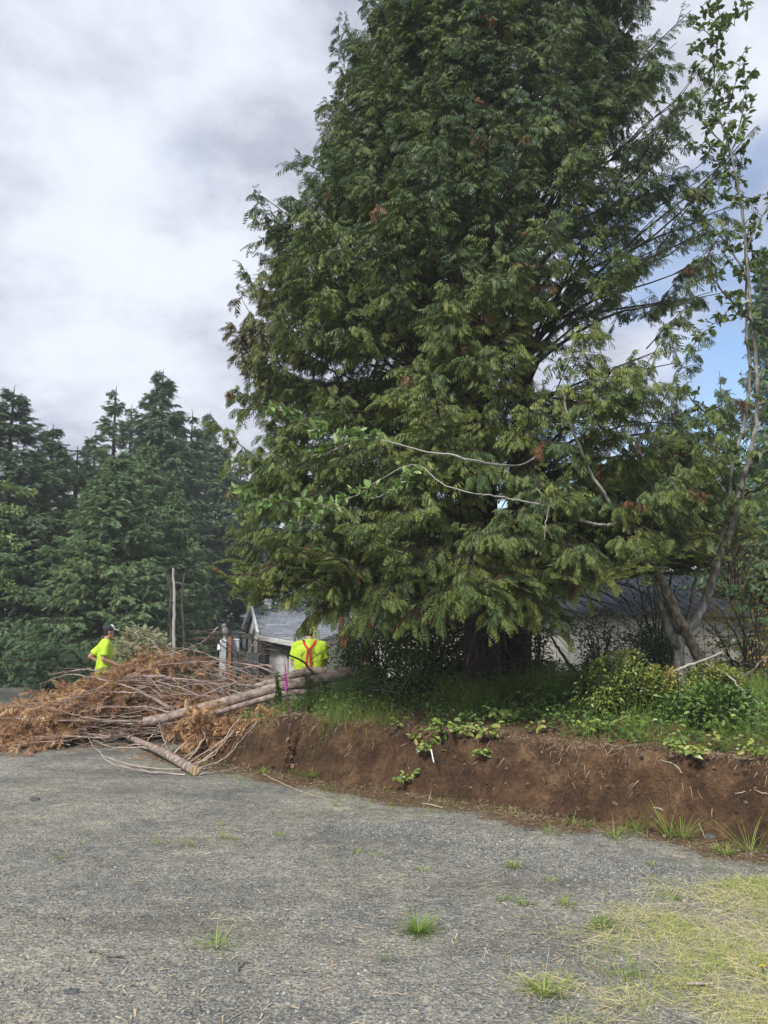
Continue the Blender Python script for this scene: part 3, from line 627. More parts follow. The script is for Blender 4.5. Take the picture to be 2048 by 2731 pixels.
# ---------------------------------------------------------------- shed with metal roof
def shed():
    A = P(985, 1641, 19.0); B = P(2300, 1661, 19.3); z = 2.0; A.z = z; B.z = z
    d = (B-A).normalized(); nb = Vector((-d.y, d.x, 0)); Ln = (B-A).length; g = -.6
    s = thing('shed', (A.x+2, A.y, -.4), 'long beige shed with vertical board siding and a ribbed metal roof behind the trees', 'shed')
    BEI = simple('beige_siding', [(.60, .57, .49), (.72, .69, .60)], 1.2, .8, .15, .01, (1, 1, .5), detail=6); GRV = simple('groove_shade', [(.12, .11, .09), (.16, .145, .12)], 3, .9, 0)
    mb = MB(); mb.prism([V3(A.x, A.y, z), V3(B.x, B.y, z), V3(B.x, B.y, g), V3(A.x, A.y, g)], nb*.12); nw = len(mb.f)
    n = int(Ln/.305)
    for i in range(1, n):
        p = A+d*(i*.305); mb.beam(p-nb*.002+V3(0, 0, -.02), V3(p.x, p.y, g)-nb*.002, .011, .006, nb)  # raised strips, the shade of a groove put into their dark colour
    o = mb.build('wall', BEI, s); o.data.materials.append(GRV)
    for k, pl in enumerate(o.data.polygons): pl.material_index = 1 if k >= nw else 0
    mb = MB(); mb.prism([V3(A.x, A.y, z), V3(A.x, A.y, g), V3(A.x, A.y, g)+nb*9, V3(A.x, A.y, 2.9)+nb*9, V3(A.x, A.y, 3.3)+nb*5], -d*.1); mb.build('end_wall', BEI, s)
    RED = simple('red_brown_trim', [(.13, .045, .025), (.2, .07, .04)], 6, .7, .1)
    mb = MB(); mb.beam(A-nb*.04-d*.06, V3(A.x, A.y, g)-nb*.04-d*.06, .14, .14, (0, 1, 0)); mb.build('corner_post', RED, s)
    def metal(name, cols, rough, metalness):
        return simple(name, cols, .8, rough, .12, .02, (1, 1, 1), metalness, 5)
    DK = metal('dark_metal_roof', [(.030, .036, .045), (.060, .068, .080)], .85, 0); DK.node_tree.nodes['Principled BSDF'].inputs['Specular IOR Level'].default_value = .08
    LT = metal('sky_sheen_metal_roof', [(.62, .64, .67), (.78, .80, .83)], .28, .6)  # pale metal, the sky's reflection put into its base colour
    def sheet(nm, z0, y0, z1, y1, m, x0=-.4, x1=Ln+1, pitch=.235):
        mb = MB(); o0 = A+nb*y0; o1 = A+nb*y1; a0 = V3(o0.x, o0.y, z0); a1 = V3(o1.x, o1.y, z1)
        mb.prism([a0+d*x0, a0+d*x1, a1+d*x1, a1+d*x0], (0, 0, -.03))
        n = int((x1-x0)/pitch)
        for i in range(n):
            t = x0+(i+.5)*pitch; p = a0+d*t+V3(0, 0, .012); q = a1+d*t+V3(0, 0, .012); w = .06 if i % 4 == 0 else .028
            mb.beam(p, q, w, w*.9)
        return mb.build(nm, m, s)
    sheet('roof', z+.03, -.35, z+1.18, 3.2, DK)
    sheet('upper_roof', z+1.30, 3.0, z+2.05, 9.0, LT, pitch=.45)
    mb = MB(); o = A-nb*.37; a = V3(o.x, o.y, z-.02); mb.beam(a-d*.4, a+d*(Ln+1), .03, .13); mb.build('fascia', simple('dark_fascia', [(.05, .05, .05), (.09, .09, .085)], 3, .6, 0), s)
    o = A+nb*3.1; mb = MB(); mb.prism([V3(o.x, o.y, z+1.1)-d*.3, V3(o.x, o.y, z+1.1)+d*(Ln+.5), V3(o.x, o.y, z+1.26)+d*(Ln+.5), V3(o.x, o.y, z+1.26)-d*.3], nb*.1); mb.build('fascia', DK, s)
shed()
# ---------------------------------------------------------------- posts and boxes by the house
WOOD = simple('weathered_orange_wood', [(.20, .085, .038), (.34, .16, .07)], 3, .8, .3, .01, (14, 14, 1))
GREYM = simple('grey_paint', [(.30, .33, .36), (.42, .45, .48)], 5, .5, .05)
def small_posts():
    t = P(1470, 1765, 12.4); g = Hf(t.x, 12.4); mb = MB(); mb.box((t.x, 12.4, (t.z+g-.2)/2), (.12, .09, t.z-g+.2)); mb.box((t.x, 12.4, t.z+.008), (.13, .10, .02), taper=.8)
    tag(mb.build('wooden_post', WOOD, origin=(t.x, 12.4, g)), 'short orange brown wooden post in front of the beige shed wall', 'post')
    Y = 17.5; t = P(598, 1705, Y); g = Hf(t.x, Y)
    r = thing('utility_pedestal', (t.x, Y, g), 'pale grey utility box with a rounded top beside a brown wooden post', 'utility box')
    mb = MB(); mb.box((t.x-.01, Y, (t.z-.05+g)/2), (.14, .14, t.z-.05-g)); mb.box((t.x-.01, Y, t.z-.02), (.16, .16, .06), taper=.7); mb.build('housing', GREYM, r)
    mb = MB(); mb.box((t.x-.10, Y-.05, t.z-.17), (.07, .1, .12), taper=.8); mb.build('meter', WHITE, r)
    p = P(612, 1703, Y+.05); mb = MB(); mb.box((p.x, Y+.05, (p.z+g)/2), (.09, .09, p.z-g)); mb.box((p.x, Y+.05, p.z+.01), (.1, .1, .03), taper=.7)
    tag(mb.build('wooden_post', WOOD, origin=(p.x, Y+.05, g)), 'brown wooden post between the two grey utility boxes', 'post')
    p = P(628, 1706, Y+.3); mb = MB(); mb.box((p.x, Y+.3, p.z-.14), (.17, .12, .26)); mb.box((p.x, Y+.3, p.z+.01), (.19, .14, .03), taper=.8); mb.box((p.x, Y+.3, (p.z-.27+g)/2), (.06, .06, p.z-.27-g))
    tag(mb.build('meter_box', GREYM, origin=(p.x, Y+.3, g)), 'small dull grey meter box right of the brown wooden post', 'utility box')
    # round-headed grey figure perched on the box
    b = P(599, 1702, Y); mb = MB(); mb.sphere((b.x+.01, Y, b.z+.15), (.072, .075, .12), 14, 10, Matrix.Rotation(R(-14), 3, 'Y')); mb.sphere((b.x-.02, Y, b.z+.275), (.055, .058, .052), 12, 8)
    mb.tube([(b.x-.06, Y-.01, b.z+.272), (b.x-.09, Y-.01, b.z+.262)], [.014, .004], 6); mb.tube([(b.x+.03, Y, b.z+.07), (b.x+.05, Y, b.z-.0)], [.035, .018], 8)
    r2 = thing('bird_figure', (b.x, Y, b.z), 'dull grey bird-shaped figure perched on the grey utility box', 'bird figure')
    mb.build('body', simple('grey_plumage', [(.12, .115, .12), (.24, .23, .24)], 30, .7, .2), r2, smooth=True)
    mb = MB(); mb.tube([(b.x, Y, b.z-.03), (b.x-.005, Y, b.z+.07)], [.03, .022], 8); mb.build('foot', simple('steel', [(.5, .52, .55), (.6, .62, .65)], 4, .35, 0, metal=.6), r2)
    b = P(1562, 1846, 10.8); g = Hf(b.x, 10.8); mb = MB(); mb.tube([(b.x, 10.8, g-.05), (b.x, 10.8, b.z)], [.13, .12], 18); mb.tube([(b.x+.2, 10.9, g-.05), (b.x+.22, 10.9, b.z-.03)], [.10, .09], 14)
    tag(mb.build('tree_stump', simple('fresh_cut_wood', [(.42, .30, .17), (.62, .50, .34)], 14, .8, .2), origin=(b.x, 10.8, g)), 'low pale freshly cut stump among the plants by the shed', 'stump')
small_posts()
# ---------------------------------------------------------------- people
def remeshed(mb, voxel, smooth_it=6, fac=.5):
    me = mb.mesh(); o = bpy.data.objects.new('tmp', me); COL.objects.link(o)
    r = o.modifiers.new('r', 'REMESH'); r.mode = 'VOXEL'; r.voxel_size = voxel
    s = o.modifiers.new('s', 'SMOOTH'); s.iterations = smooth_it; s.factor = fac
    dg = bpy.context.evaluated_depsgraph_get(); dg.update(); m2 = bpy.data.meshes.new_from_object(o.evaluated_get(dg)); bpy.data.objects.remove(o)
    m2.polygons.foreach_set('use_smooth', np.ones(len(m2.polygons), dtype=bool)); return m2
SKIN = simple('skin', [(.42, .22, .15), (.52, .29, .20)], 9, .5, .05)
def capsule(mb, pts, rads, S=12):
    mb.tube(pts, rads, S)
    for p, r in zip(pts, rads): mb.sphere(p, r, S, 8)
def hand(mb, w, d, n, s=1., curl=.6):
    """palm and five fingers from wrist w along d; n = back-of-hand normal"""
    d = Vector(d).normalized(); n = Vector(n).normalized(); sd = d.cross(n).normalized()
    m = Matrix((d, sd, n)).transposed(); c = Vector(w)+d*.048*s
    mb.sphere(c, (.052*s, .040*s, .016*s), 10, 8, m)
    for i, (o, l) in enumerate(((-.030, .066), (-.010, .075), (.010, .071), (.029, .056))):
        b = Vector(w)+d*.085*s+sd*o*s; k = curl*(.8+.12*i)
        p1 = b+(d*math.cos(k*.6)-n*math.sin(k*.6))*l*.45*s; p2 = p1+(d*math.cos(k*1.5)-n*math.sin(k*1.5))*l*.32*s; p3 = p2+(d*math.cos(k*2.3)-n*math.sin(k*2.3))*l*.25*s
        capsule(mb, [b, p1, p2, p3], [.0095*s, .009*s, .0082*s, .007*s], 6)
    b = Vector(w)+d*.025*s-sd*.03*s; p1 = b+(d*.6-sd*.7-n*.3).normalized()*.038*s; p2 = p1+(d*.85-sd*.25-n*.4).normalized()*.03*s
    capsule(mb, [b, p1, p2], [.012*s, .0105*s, .008*s], 6)
def person(loc, yaw, label, arms, cap_on, suspenders, lean=.0, H_=1.76, broad=1., shirt_words=('', '')):
    """local frame: +x is where the person faces, z up"""
    root = thing('person', loc, label, 'person'); M = Matrix.Translation(loc)@Matrix.Rotation(yaw, 4, 'Z'); k = H_/1.76
    def X(x, y, z): return M@Vector(((x+lean*max(0, z-.95))*k, y*k, z*k))
    r3 = M.to_3x3()
    body = MB()
    sh = .185*broad
    capsule(body, [X(-.02, 0, .98), X(-.01, 0, 1.15), X(-.02, 0, 1.30), X(-.02, 0, 1.42)], [.125*k, .118*k, .128*k, .095*k], 14)
    for s in (-1, 1):
        capsule(body, [X(0, s*.06, 1.22), X(-.01, s*.09, 1.34)], [.10*k, .10*k]); capsule(body, [X(-.02, s*.07, 1.43), X(-.02, s*sh, 1.42)], [.06*k, .062*k])
        capsule(body, [X(-.01, s*.09, .93), X(.02, s*.10, .50), X(-.02, s*.11, .09)], [.10*k, .062*k, .045*k]); capsule(body, [X(-.04, s*.11, .05), X(.13, s*.125, .035)], [.045*k, .035*k])
    capsule(body, [X(-.025, 0, 1.44), X(.005, 0, 1.56)], [.062*k, .056*k], 12)
    hx, hz = .03, 1.645
    body.sphere(X(hx-.01, 0, hz+.02), (.098*k, .076*k, .105*k), 16, 12, r3); body.sphere(X(hx+.02, 0, hz-.05), (.072*k, .058*k, .07*k), 14, 10, r3)
    body.sphere(X(hx+.075, 0, hz-.095), (.022*k, .026*k, .02*k), 8, 6, r3)          # chin
    body.tube([X(hx+.088, 0, hz+.012), X(hx+.112, 0, hz-.028), X(hx+.09, 0, hz-.036)], [.009*k, .014*k, .009*k], 7)   # nose
    body.sphere(X(hx+.078, 0, hz+.03), (.02*k, .05*k, .012*k), 8, 6, r3)           # brow
    body.sphere(X(hx+.088, 0, hz-.060), (.012*k, .024*k, .011*k), 8, 6, r3)        # lips
    for s in (-1, 1): body.sphere(X(hx-.008, s*.077, hz-.005), (.02*k, .01*k, .032*k), 8, 6, r3)
    for s, (el, wr, hd, hn) in arms.items():
        capsule(body, [X(-.02, s*sh, 1.41), X(*el)], [.054*k, .043*k], 12); capsule(body, [X(*el), X(*wr)], [.042*k, .027*k], 12)
        hand(body, X(*wr), r3@Vector(hd), r3@Vector(hn), 1.05*k)
    me = remeshed(body, .0085, 4); link('body', me, SKIN, root)
    # face details
    mb = MB()
    for s in (-1, 1): mb.sphere(X(hx+.083, s*.032, hz+.006), (.008*k, .014*k, .008*k), 8, 6, r3)
    mb.build('eye', simple('eye_dark', [(.03, .02, .02), (.06, .05, .05)], 5, .3, 0), root, smooth=True)
    HAIR = simple('dark_hair', [(.012, .009, .008), (.035, .026, .02)], 60, .7, .3)
    mb = MB(); mb.sphere(X(hx-.024, 0, hz+.035), (.100*k, .084*k, .100*k), 16, 12, r3); mb.sphere(X(hx-.05, 0, hz-.03), (.062*k, .068*k, .07*k), 12, 8, r3)
    link('hair', remeshed(mb, .009, 3), HAIR, root)
    # shirt
    SH = MATS.get('hi_vis') or simple('hi_vis', [(.40, .58, .03), (.50, .70, .045)], 5, .7, .6, .04, (1, 1, .6)); mb = MB()
    capsule(mb, [X(-.015, 0, .86), X(-.01, 0, 1.0), X(-.01, 0, 1.18), X(-.02, 0, 1.34), X(-.02, 0, 1.425)], [.158*k, .156*k, .147*k, .150*k, .105*k], 18)
    for s in (-1, 1):
        capsule(mb, [X(-.01, s*.065, .87), X(-.01, s*(.065+.35*(broad-1)), 1.1), X(-.02, s*(.075+.30*(broad-1)), 1.30)], [.148*k, .140*k, .130*k])
        el = Vector(arms[s][0]); shd = Vector((-.02, s*sh, 1.41)); e2 = shd.lerp(el, .78)
        capsule(mb, [X(-.02, s*.06, 1.435), X(*shd)], [.074*k, .076*k]); mb.tube([X(*shd), X(*e2)], [.080*k, .080*k], 14)
    sm = remeshed(mb, .0105, 5)
    co = np.array([v.co[:] for v in sm.vertices]); no = np.array([v.normal[:] for v in sm.vertices]); d_ = (fbm(co[:, 0]*16+co[:, 2]*5+3, co[:, 2]*7-co[:, 0]*6, 7, 3)-.5)*.020+(fbm(co[:, 2]*22+co[:, 0]*14, co[:, 0]*9, 8, 2)-.5)*.012
    sm.vertices.foreach_set('co', (co+no*d_[:, None]).astype(np.float32).ravel()); sm.update()
    so_ = link('shirt', sm, SH, root)
    # sleeve openings: thin edge with the inner shade put into a darker shirt colour
    if arms:
        mb = MB()
        for s in (-1, 1):
            el = Vector(arms[s][0]); shd = Vector((-.02, s*sh, 1.41)); mb.tube([X(*shd.lerp(el, .775)), X(*shd.lerp(el, .80))], [.070*k, .068*k], 14)
        mb.build('cuff_shade', simple('shirt_shade', [(.25, .40, .02), (.30, .46, .03)], 5, .8, 0), root)
    # trousers and boots
    TR = simple('work_trousers', [(.05, .05, .04), (.09, .088, .07)], 8, .85, .5, .02); mb = MB()
    capsule(mb, [X(-.015, 0, .80), X(-.015, 0, .93)], [.138*k, .132*k], 16)
    for s in (-1, 1): capsule(mb, [X(-.01, s*.09, .88), X(.02, s*.10, .50), X(-.02, s*.11, .12)], [.108*k, .088*k, .078*k], 14)
    link('trousers', remeshed(mb, .012, 4), TR, root)
    for s in (-1, 1):
        mb = MB(); capsule(mb, [X(-.05, s*.11, .14), X(-.05, s*.11, .055), X(.13, s*.125, .045)], [.062*k, .055*k, .046*k], 12); link('boot', remeshed(mb, .01, 3), simple('boot_leather', [(.03, .02, .014), (.07, .05, .035)], 8, .7, .2), root)
    if cap_on:
        mb = MB(); mb.sphere(X(hx-.022, 0, hz+.062), (.106*k, .090*k, .086*k), 20, 14, r3); cap = remeshed(mb, .008, 2)
        bad = [v.index for v in cap.vertices]
        co = link('cap', cap, simple('cap_navy', [(.018, .02, .028), (.03, .034, .045)], 20, .8, .1), root)
        mb = MB(); mb.sphere(X(hx+.032, 0, hz+.082), (.064*k, .060*k, .068*k), 16, 12, r3); link('front_panel', remeshed(mb, .007, 2), simple('cap_white', [(.55, .56, .55), (.66, .67, .66)], 20, .8, .1), co)
        mb = MB(); rot = r3@Matrix.Rotation(R(10), 3, 'Y'); mb.sphere(X(hx+.12, 0, hz+.045), (.078*k, .074*k, .010*k), 16, 8, rot); br = mb.build('brim', MATS['cap_white'], co, smooth=True)
    bvh = BVHTree.FromPolygons([v.co[:] for v in sm.vertices], [p.vertices[:] for p in sm.polygons])
    def onback(y, z, off=.004):
        o = X(-.6, y, z); d = r3@Vector((1, 0, 0)); hit = bvh.ray_cast(o, d)[0]
        return (hit-d*off) if hit is not None else X(-.16, y, z)
    DARKP = simple('black_print', [(.03, .04, .02), (.05, .06, .03)], 5, .8, 0)
    # arched print on the back
    for side, wd in zip((1, -1), shirt_words):
        for i, ch in enumerate(wd):
            fc = bpy.data.curves.new('t', 'FONT'); fc.body = ch; fc.size = .052*k; fc.align_x = 'CENTER'; fc.extrude = 0; fo = bpy.data.objects.new('t', fc); COL.objects.link(fo)
            dg = bpy.context.evaluated_depsgraph_get(); dg.update(); tm = bpy.data.meshes.new_from_object(fo.evaluated_get(dg)); bpy.data.objects.remove(fo)
            n = len(wd); idx = i if side == 1 else n-1-i
            a = R(58-idx*13) if side == 1 else R(58-idx*13)
            cy = side*.125*math.sin(a); cz = 1.17+.13*math.cos(a)
            rr = side*a
            for v in tm.vertices:
                lx, lz = -v.co.x, v.co.y; lx, lz = lx*math.cos(rr)+lz*math.sin(rr)*1, -lx*math.sin(rr)+lz*math.cos(rr)
                v.co = onback(cy+lx, cz+lz)
            link('print', tm, DARKP, root)
    mb = MB()
    for (y, z, w, h_) in ((-.03, 1.165, .05, .03), (.02, 1.14, .06, .035), (-.055, 1.12, .03, .04)):
        pts = [onback(y-w/2, z), onback(y, z-h_/2), onback(y+w/2, z+h_*.2), onback(y+w*.1, z+h_/2)]
        mb.add([tuple(p) for p in pts], [(0, 1, 2, 3)])
    mb.build('print', DARKP, root)
    if suspenders:
        mb = MB(); RED2 = simple('red_webbing', [(.48, .03, .02), (.62, .05, .035)], 30, .7, .1)
        def strap(ps):
            for a, b in zip(ps[:-1], ps[1:]):
                n = 6
                for j in range(n):
                    y0, z0 = a[0]+(b[0]-a[0])*j/n, a[1]+(b[1]-a[1])*j/n; y1, z1 = a[0]+(b[0]-a[0])*(j+1)/n, a[1]+(b[1]-a[1])*(j+1)/n
                    dx = Vector((y1-y0, z1-z0)).normalized()*.020; q = [onback(y0-dx.y, z0+dx.x, .008), onback(y0+dx.y, z0-dx.x, .008), onback(y1+dx.y, z1-dx.x, .008), onback(y1-dx.y, z1+dx.x, .008)]
                    mb.add([tuple(p) for p in q], [(0, 1, 2, 3)])
        strap([(.105, 1.50), (.085, 1.44), (.015, 1.34), (.035, 1.18), (.045, .90)]); strap([(-.105, 1.50), (-.085, 1.44), (-.015, 1.34), (-.03, 1.18), (-.045, .90)])
        mb.build('suspenders', RED2, root)
        mb = MB(); pts = [onback(y, 1.32+dz, .011) for y, dz in ((-.03, 0), (0, -.05), (.03, 0), (0, .045))]; mb.add([tuple(p) for p in pts], [(0, 1, 2, 3)]); mb.build('strap_patch', simple('brown_leather', [(.10, .045, .02), (.14, .07, .03)], 9, .6, 0), root)
    return root
def people():
    Y = 15.4; p = P(283, 1680, Y)
    # facing right and a little away: right arm (y<0 side is towards the camera) bent, left elbow back
    person((p.x, Y, Hf(p.x, Y)), R(24), 'young man in a dark cap and yellow T-shirt behind the brush pile, facing right', {-1: ((-.05, -.235, 1.12), (.22, -.20, 1.0), (1, .15, -.25), (0, -.6, .8)), 1: ((-.27, .26, 1.16), (-.04, .24, 1.02), (1, -.3, -.1), (0, .6, .8))}, True, False, lean=.05, H_=1.75, shirt_words=('NAT', ''))
    Y = 12.9; p = P(826, 1700, Y); z = P(826, 1713, Y).z-1.44
    person((p.x, Y, z), R(92), 'broad man seen from behind in a yellow T-shirt with red suspenders, beyond the logs', {-1: ((.02, -.265, 1.12), (.20, -.23, 1.02), (1, .2, -.3), (0, -.3, .9)), 1: ((.02, .265, 1.12), (.20, .23, 1.02), (1, -.2, -.3), (0, .3, .9))}, False, True, lean=.04, H_=1.74, broad=1.18, shirt_words=('NAT', 'CAL'))
people()
# ---------------------------------------------------------------- broad-leaved trees on the right
BARKP = simple('mottled_grey_bark', [(.055, .05, .042), (.15, .14, .122), (.34, .325, .30)], 5, .85, .5, .02, (4, 4, 1.6), detail=6)
BARKB = simple('brown_mossy_bark', [(.055, .042, .032), (.15, .12, .09), (.32, .28, .23)], 6, .85, .6, .02, (4, 4, 2), detail=6)
BARKW = simple('pale_bark', [(.28, .26, .235), (.50, .48, .45)], 10, .8, .3, .01, (4, 4, 4))
LEAFA = leafmat('alder_leaf', [(.035, .075, .022), (.075, .135, .034), (.15, .22, .055), (.28, .36, .12)], trans=.3, rough=.42, nscale=1.2, spec=.5)
def smooth_path(pts, rads, n=None, rng=None, wob=.0):
    pts = np.array([tuple(p) for p in pts], float); rads = np.array(rads, float); n = n or len(pts)*5
    x = np.linspace(0, len(pts)-1, n); k = np.arange(len(pts))
    def cub(v):
        g = np.gradient(v); i = np.clip(x.astype(int), 0, len(v)-2); t = x-i
        return (2*t**3-3*t**2+1)*v[i]+(t**3-2*t**2+t)*g[i]+(-2*t**3+3*t**2)*v[i+1]+(t**3-t**2)*g[i+1]
    o = np.stack([cub(pts[:, j]) for j in range(3)], 1)
    if wob and rng is not None: o[1:-1] += rng.normal(0, wob, (n-2, 3))
    return o, np.interp(x, k, rads)
def pxpath(lst, rng=None, wob=0, n=None, k=1.):
    """lst of (px,py,Y,diameter in px)"""
    pts = [P(a, b, Y) for a, b, Y, _ in lst]; rads = [k*d*Y/F/2 for _, _, Y, d in lst]
    return smooth_path(pts, rads, n, rng, wob)
def path_tube(name, paths, mat, parent, S=8):
    groups = [(p[None], r[None], S) for p, r in paths]; return tubes(name, groups, mat, parent)
def leaves_on(paths, rng, spacing, size, mat, parent, name='leaves', twig=.12, tint=.45, droop=.3, n_per=4, start=.2, twigmat=None, up_bias=.8, templ=None, zmin=None):
    """clusters of leaves on short twigs along paths"""
    tp = []; tr = []; pos = []; fw = []; up = []; sc_ = []; tn = []
    for p, r in paths:
        seg = np.linalg.norm(np.diff(p, axis=0), axis=1); L = seg.sum(); n = max(2, int(L/spacing)); cum = np.concatenate([[0], np.cumsum(seg)])/L
        for t in np.clip(np.linspace(start, 1, n)+rng.normal(0, .3/n, n), 0, 1):
            b = np.array([np.interp(t, cum, p[:, j]) for j in range(3)]); d = rng.normal(0, 1, 3); d[2] = abs(d[2])*.5+.1; d /= np.linalg.norm(d); l = twig*rng.uniform(.4, 1.4)
            e = b+d*l; q = np.linspace(0, 1, 4)[:, None]; tp.append(b+(e-b)*q+np.array([0, 0, .12*l])*np.sin(q*3.14)); tr.append(np.array([.0035, .003, .0025, .002])*max(1, size/.06))
            for k in range(n_per):
                f = d*.5+rng.normal(0, .8, 3); f[2] -= droop*rng.random(); pos.append(b+(e-b)*rng.uniform(.4, 1)); fw.append(f); u = np.array([0, 0, up_bias])+rng.normal(0, .45, 3); up.append(u); sc_.append(size*rng.uniform(.6, 1.2)); tn.append(np.clip(tint+rng.normal(0, .16), 0, 1))
    tubes(name.replace('leaves', 'twigs') if 'leaves' in name else 'twigs', [(np.array(tp), np.array(tr), 3)], twigmat or BARKB, parent)
    Q, T, D = scatter(templ or LEAVES, np.array(pos), np.array(fw), np.array(up), np.array(sc_), np.array(tn), rng, .08)
    return link(name, quadmesh(Q, T, smooth=True), mat, parent)
def side_branches(path, rng, n, length, rad, rise=.5, t0=.1, dirb=None, K=7):
    p, r = path; out = []
    for i in range(n):
        t = t0+(1-t0)*(i+rng.random())/n; x = t*(len(p)-1); k = int(min(x, len(p)-2)); b = p[k]+(p[k+1]-p[k])*(x-k)
        a = rng.uniform(0, 6.283); d = np.array([math.cos(a), math.sin(a), 0]) if dirb is None else norm(np.array(dirb(t, rng))); L = length*rng.uniform(.5, 1.2)*(1.1-.6*t)
        q = np.linspace(0, 1, K)[:, None]; q3 = b+d*L*q+np.array([0, 0, 1.])*L*(rise*q-.12*q*q)+rng.normal(0, .012, (K, 3))*q; out.append((q3, rad*np.linspace(1, .3, K)))
    return out
def right_trees():
    rng = np.random.default_rng(31)
    # upright forked tree
    Y = 8.7; b = P(1821, 1900, Y); b.z = Hf(b.x, Y)
    t = thing('alder_tree', b, 'slender young tree with forked mottled grey stems and large leaves near the right edge', 'tree')
    main = pxpath([(1822, 1912, Y, 62), (1821, 1889, Y, 52), (1813, 1800, Y, 47), (1811, 1757, Y, 47), (1812, 1715, Y, 47), (1829, 1688, Y, 40), (1859, 1650, Y, 40), (1885, 1593, Y, 38), (1915, 1511, Y, 36), (1941, 1440, Y, 33), (1962, 1362, Y, 26), (1976, 1294, Y, 24), (2000, 1220, Y, 22), (2019, 1102, Y, 19), (2016, 948, Y, 17), (2006, 879, Y, 15), (1994, 721, Y, 13), (1976, 541, Y, 11), (1945, 397, Y, 9), (1918, 307, Y, 8), (1904, 225, Y, 7), (1913, 113, Y, 6), (1918, 45, Y, 5), (1905, -40, Y, 4), (1895, -160, Y, 3)], rng, .004, None, .60)
    path_tube('trunk', [main], BARKP, t, 12)
    st2 = pxpath([(1812, 1725, Y, 24), (1800, 1715, Y-.05, 24), (1784, 1680, Y-.1, 24), (1770, 1635, Y-.1, 20), (1752, 1593, Y-.15, 16), (1747, 1545, Y-.2, 12), (1750, 1480, Y-.2, 8)], rng, .004)
    st3 = pxpath([(1812, 1722, Y, 24), (1803, 1680, Y+.1, 26), (1795, 1640, Y+.2, 22), (1790, 1600, Y+.3, 18)], rng, .003)
    st4 = pxpath([(1905, 1545, Y+.05, 20), (1903, 1490, Y+.1, 20), (1925, 1430, Y+.12, 18), (1945, 1330, Y+.1, 17), (1952, 1240, Y+.1, 17), (1985, 1130, Y+.1, 16), (2000, 1000, Y+.15, 14), (1992, 900, Y+.2, 12), (1990, 760, Y+.3, 10), (1985, 600, Y+.4, 8), (1970, 480, Y+.4, 5), (1990, 390, Y+.4, 3)], rng, .004, None, .62)
    for s in (st2, st3, st4): path_tube('stem', [s], BARKP, t, 10)
    br = [pxpath(l, rng, .006) for l in (
        [(2004, 1235, Y, 12), (2048, 1200, Y-.2, 10), (2110, 1150, Y-.4, 7)], [(1978, 1320, Y, 10), (2035, 1290, Y-.3, 7), (2090, 1240, Y-.5, 5)],
        [(2018, 1080, Y, 9), (2060, 1060, Y, 6), (2120, 1010, Y, 4)], [(1960, 1160, Y, 8), (1900, 1120, Y-.3, 6), (1840, 1060, Y-.5, 4)],
        [(2006, 860, Y, 7), (1930, 780, Y-.3, 5), (1870, 700, Y-.5, 3)], [(1996, 740, Y, 7), (1930, 640, Y+.4, 5), (1860, 560, Y+.6, 3)], [(1990, 660, Y, 6), (2040, 560, Y, 4), (2080, 500, Y, 3)],
        [(1976, 545, Y, 6), (1900, 510, Y-.3, 4), (1840, 540, Y-.4, 3)], [(1945, 400, Y, 5), (1890, 345, Y, 4), (1840, 285, Y, 3), (1790, 280, Y, 2)], [(1950, 410, Y, 5), (1975, 330, Y, 4), (1990, 230, Y, 3), (2000, 190, Y, 2)],
        [(1925, 310, Y, 4), (1955, 240, Y, 3), (1975, 160, Y, 2)], [(1910, 240, Y, 4), (1870, 200, Y, 3), (1835, 190, Y, 2)], [(1912, 120, Y, 4), (1880, 80, Y, 3), (1860, 90, Y, 2)], [(1914, 110, Y, 4), (1945, 60, Y, 3), (1960, 70, Y, 2)],
        [(1985, 620, Y+.4, 6), (2020, 700, Y+.4, 4), (2060, 720, Y+.4, 3)], [(1990, 780, Y+.3, 5), (1920, 850, Y+.2, 4), (1860, 900, Y+.1, 3)], [(1960, 470, Y, 5), (1900, 420, Y+.3, 4), (1850, 390, Y+.5, 3)])]
    path_tube('branches', br, BARKP, t, 5)
    br += side_branches(main, rng, 16, .55, .005, .35, t0=.62); br += side_branches(st4, rng, 12, .5, .005, .35, t0=.35)
    tubes('twigs', [(p[None], r[None], 4) for p, r in br[-28:]], BARKP, t)
    leaves_on(br+[(main[0][-34:], main[1][-34:])], rng, .072, .100, LEAFA, t, 'leaves', .12, .52, .5, 5, .12)
    # leaning tree with the white limbs
    Y = 8.9; b = P(1908, 1868, Y); b.z = Hf(b.x, Y)
    t = thing('leaning_tree', b, 'brown mottled tree leaning left across the upright one, its bare white limbs crossing the cypress', 'tree')
    def D(px): return 6.85+(px-1265)*(8.9-6.85)/(1908-1265)
    tr = pxpath([(1916, 1885, D(1910), 42), (1890, 1818, D(1890), 38), (1864, 1757, D(1864), 34), (1839, 1705, D(1839), 33), (1813, 1654, D(1813), 32), (1783, 1593, D(1783), 34), (1762, 1545, D(1762), 26), (1722, 1487, D(1722), 24), (1700, 1450, D(1700), 20), (1672, 1420, D(1672), 18), (1655, 1392, D(1655), 15)], rng, .004, None, .82)
    path_tube('trunk', [tr], BARKB, t, 12)
    l1 = pxpath([(1655, 1392, D(1655), 14), (1625, 1400, D(1625), 12), (1590, 1398, D(1590), 11), (1560, 1390, D(1560), 11), (1530, 1372, D(1530), 11), (1500, 1355, D(1500), 10), (1455, 1348, D(1455), 9), (1400, 1338, D(1400), 8), (1350, 1328, D(1350), 7), (1300, 1320, D(1300), 6), (1262, 1316, 6.8, 5)], rng, .003, 60, .72)
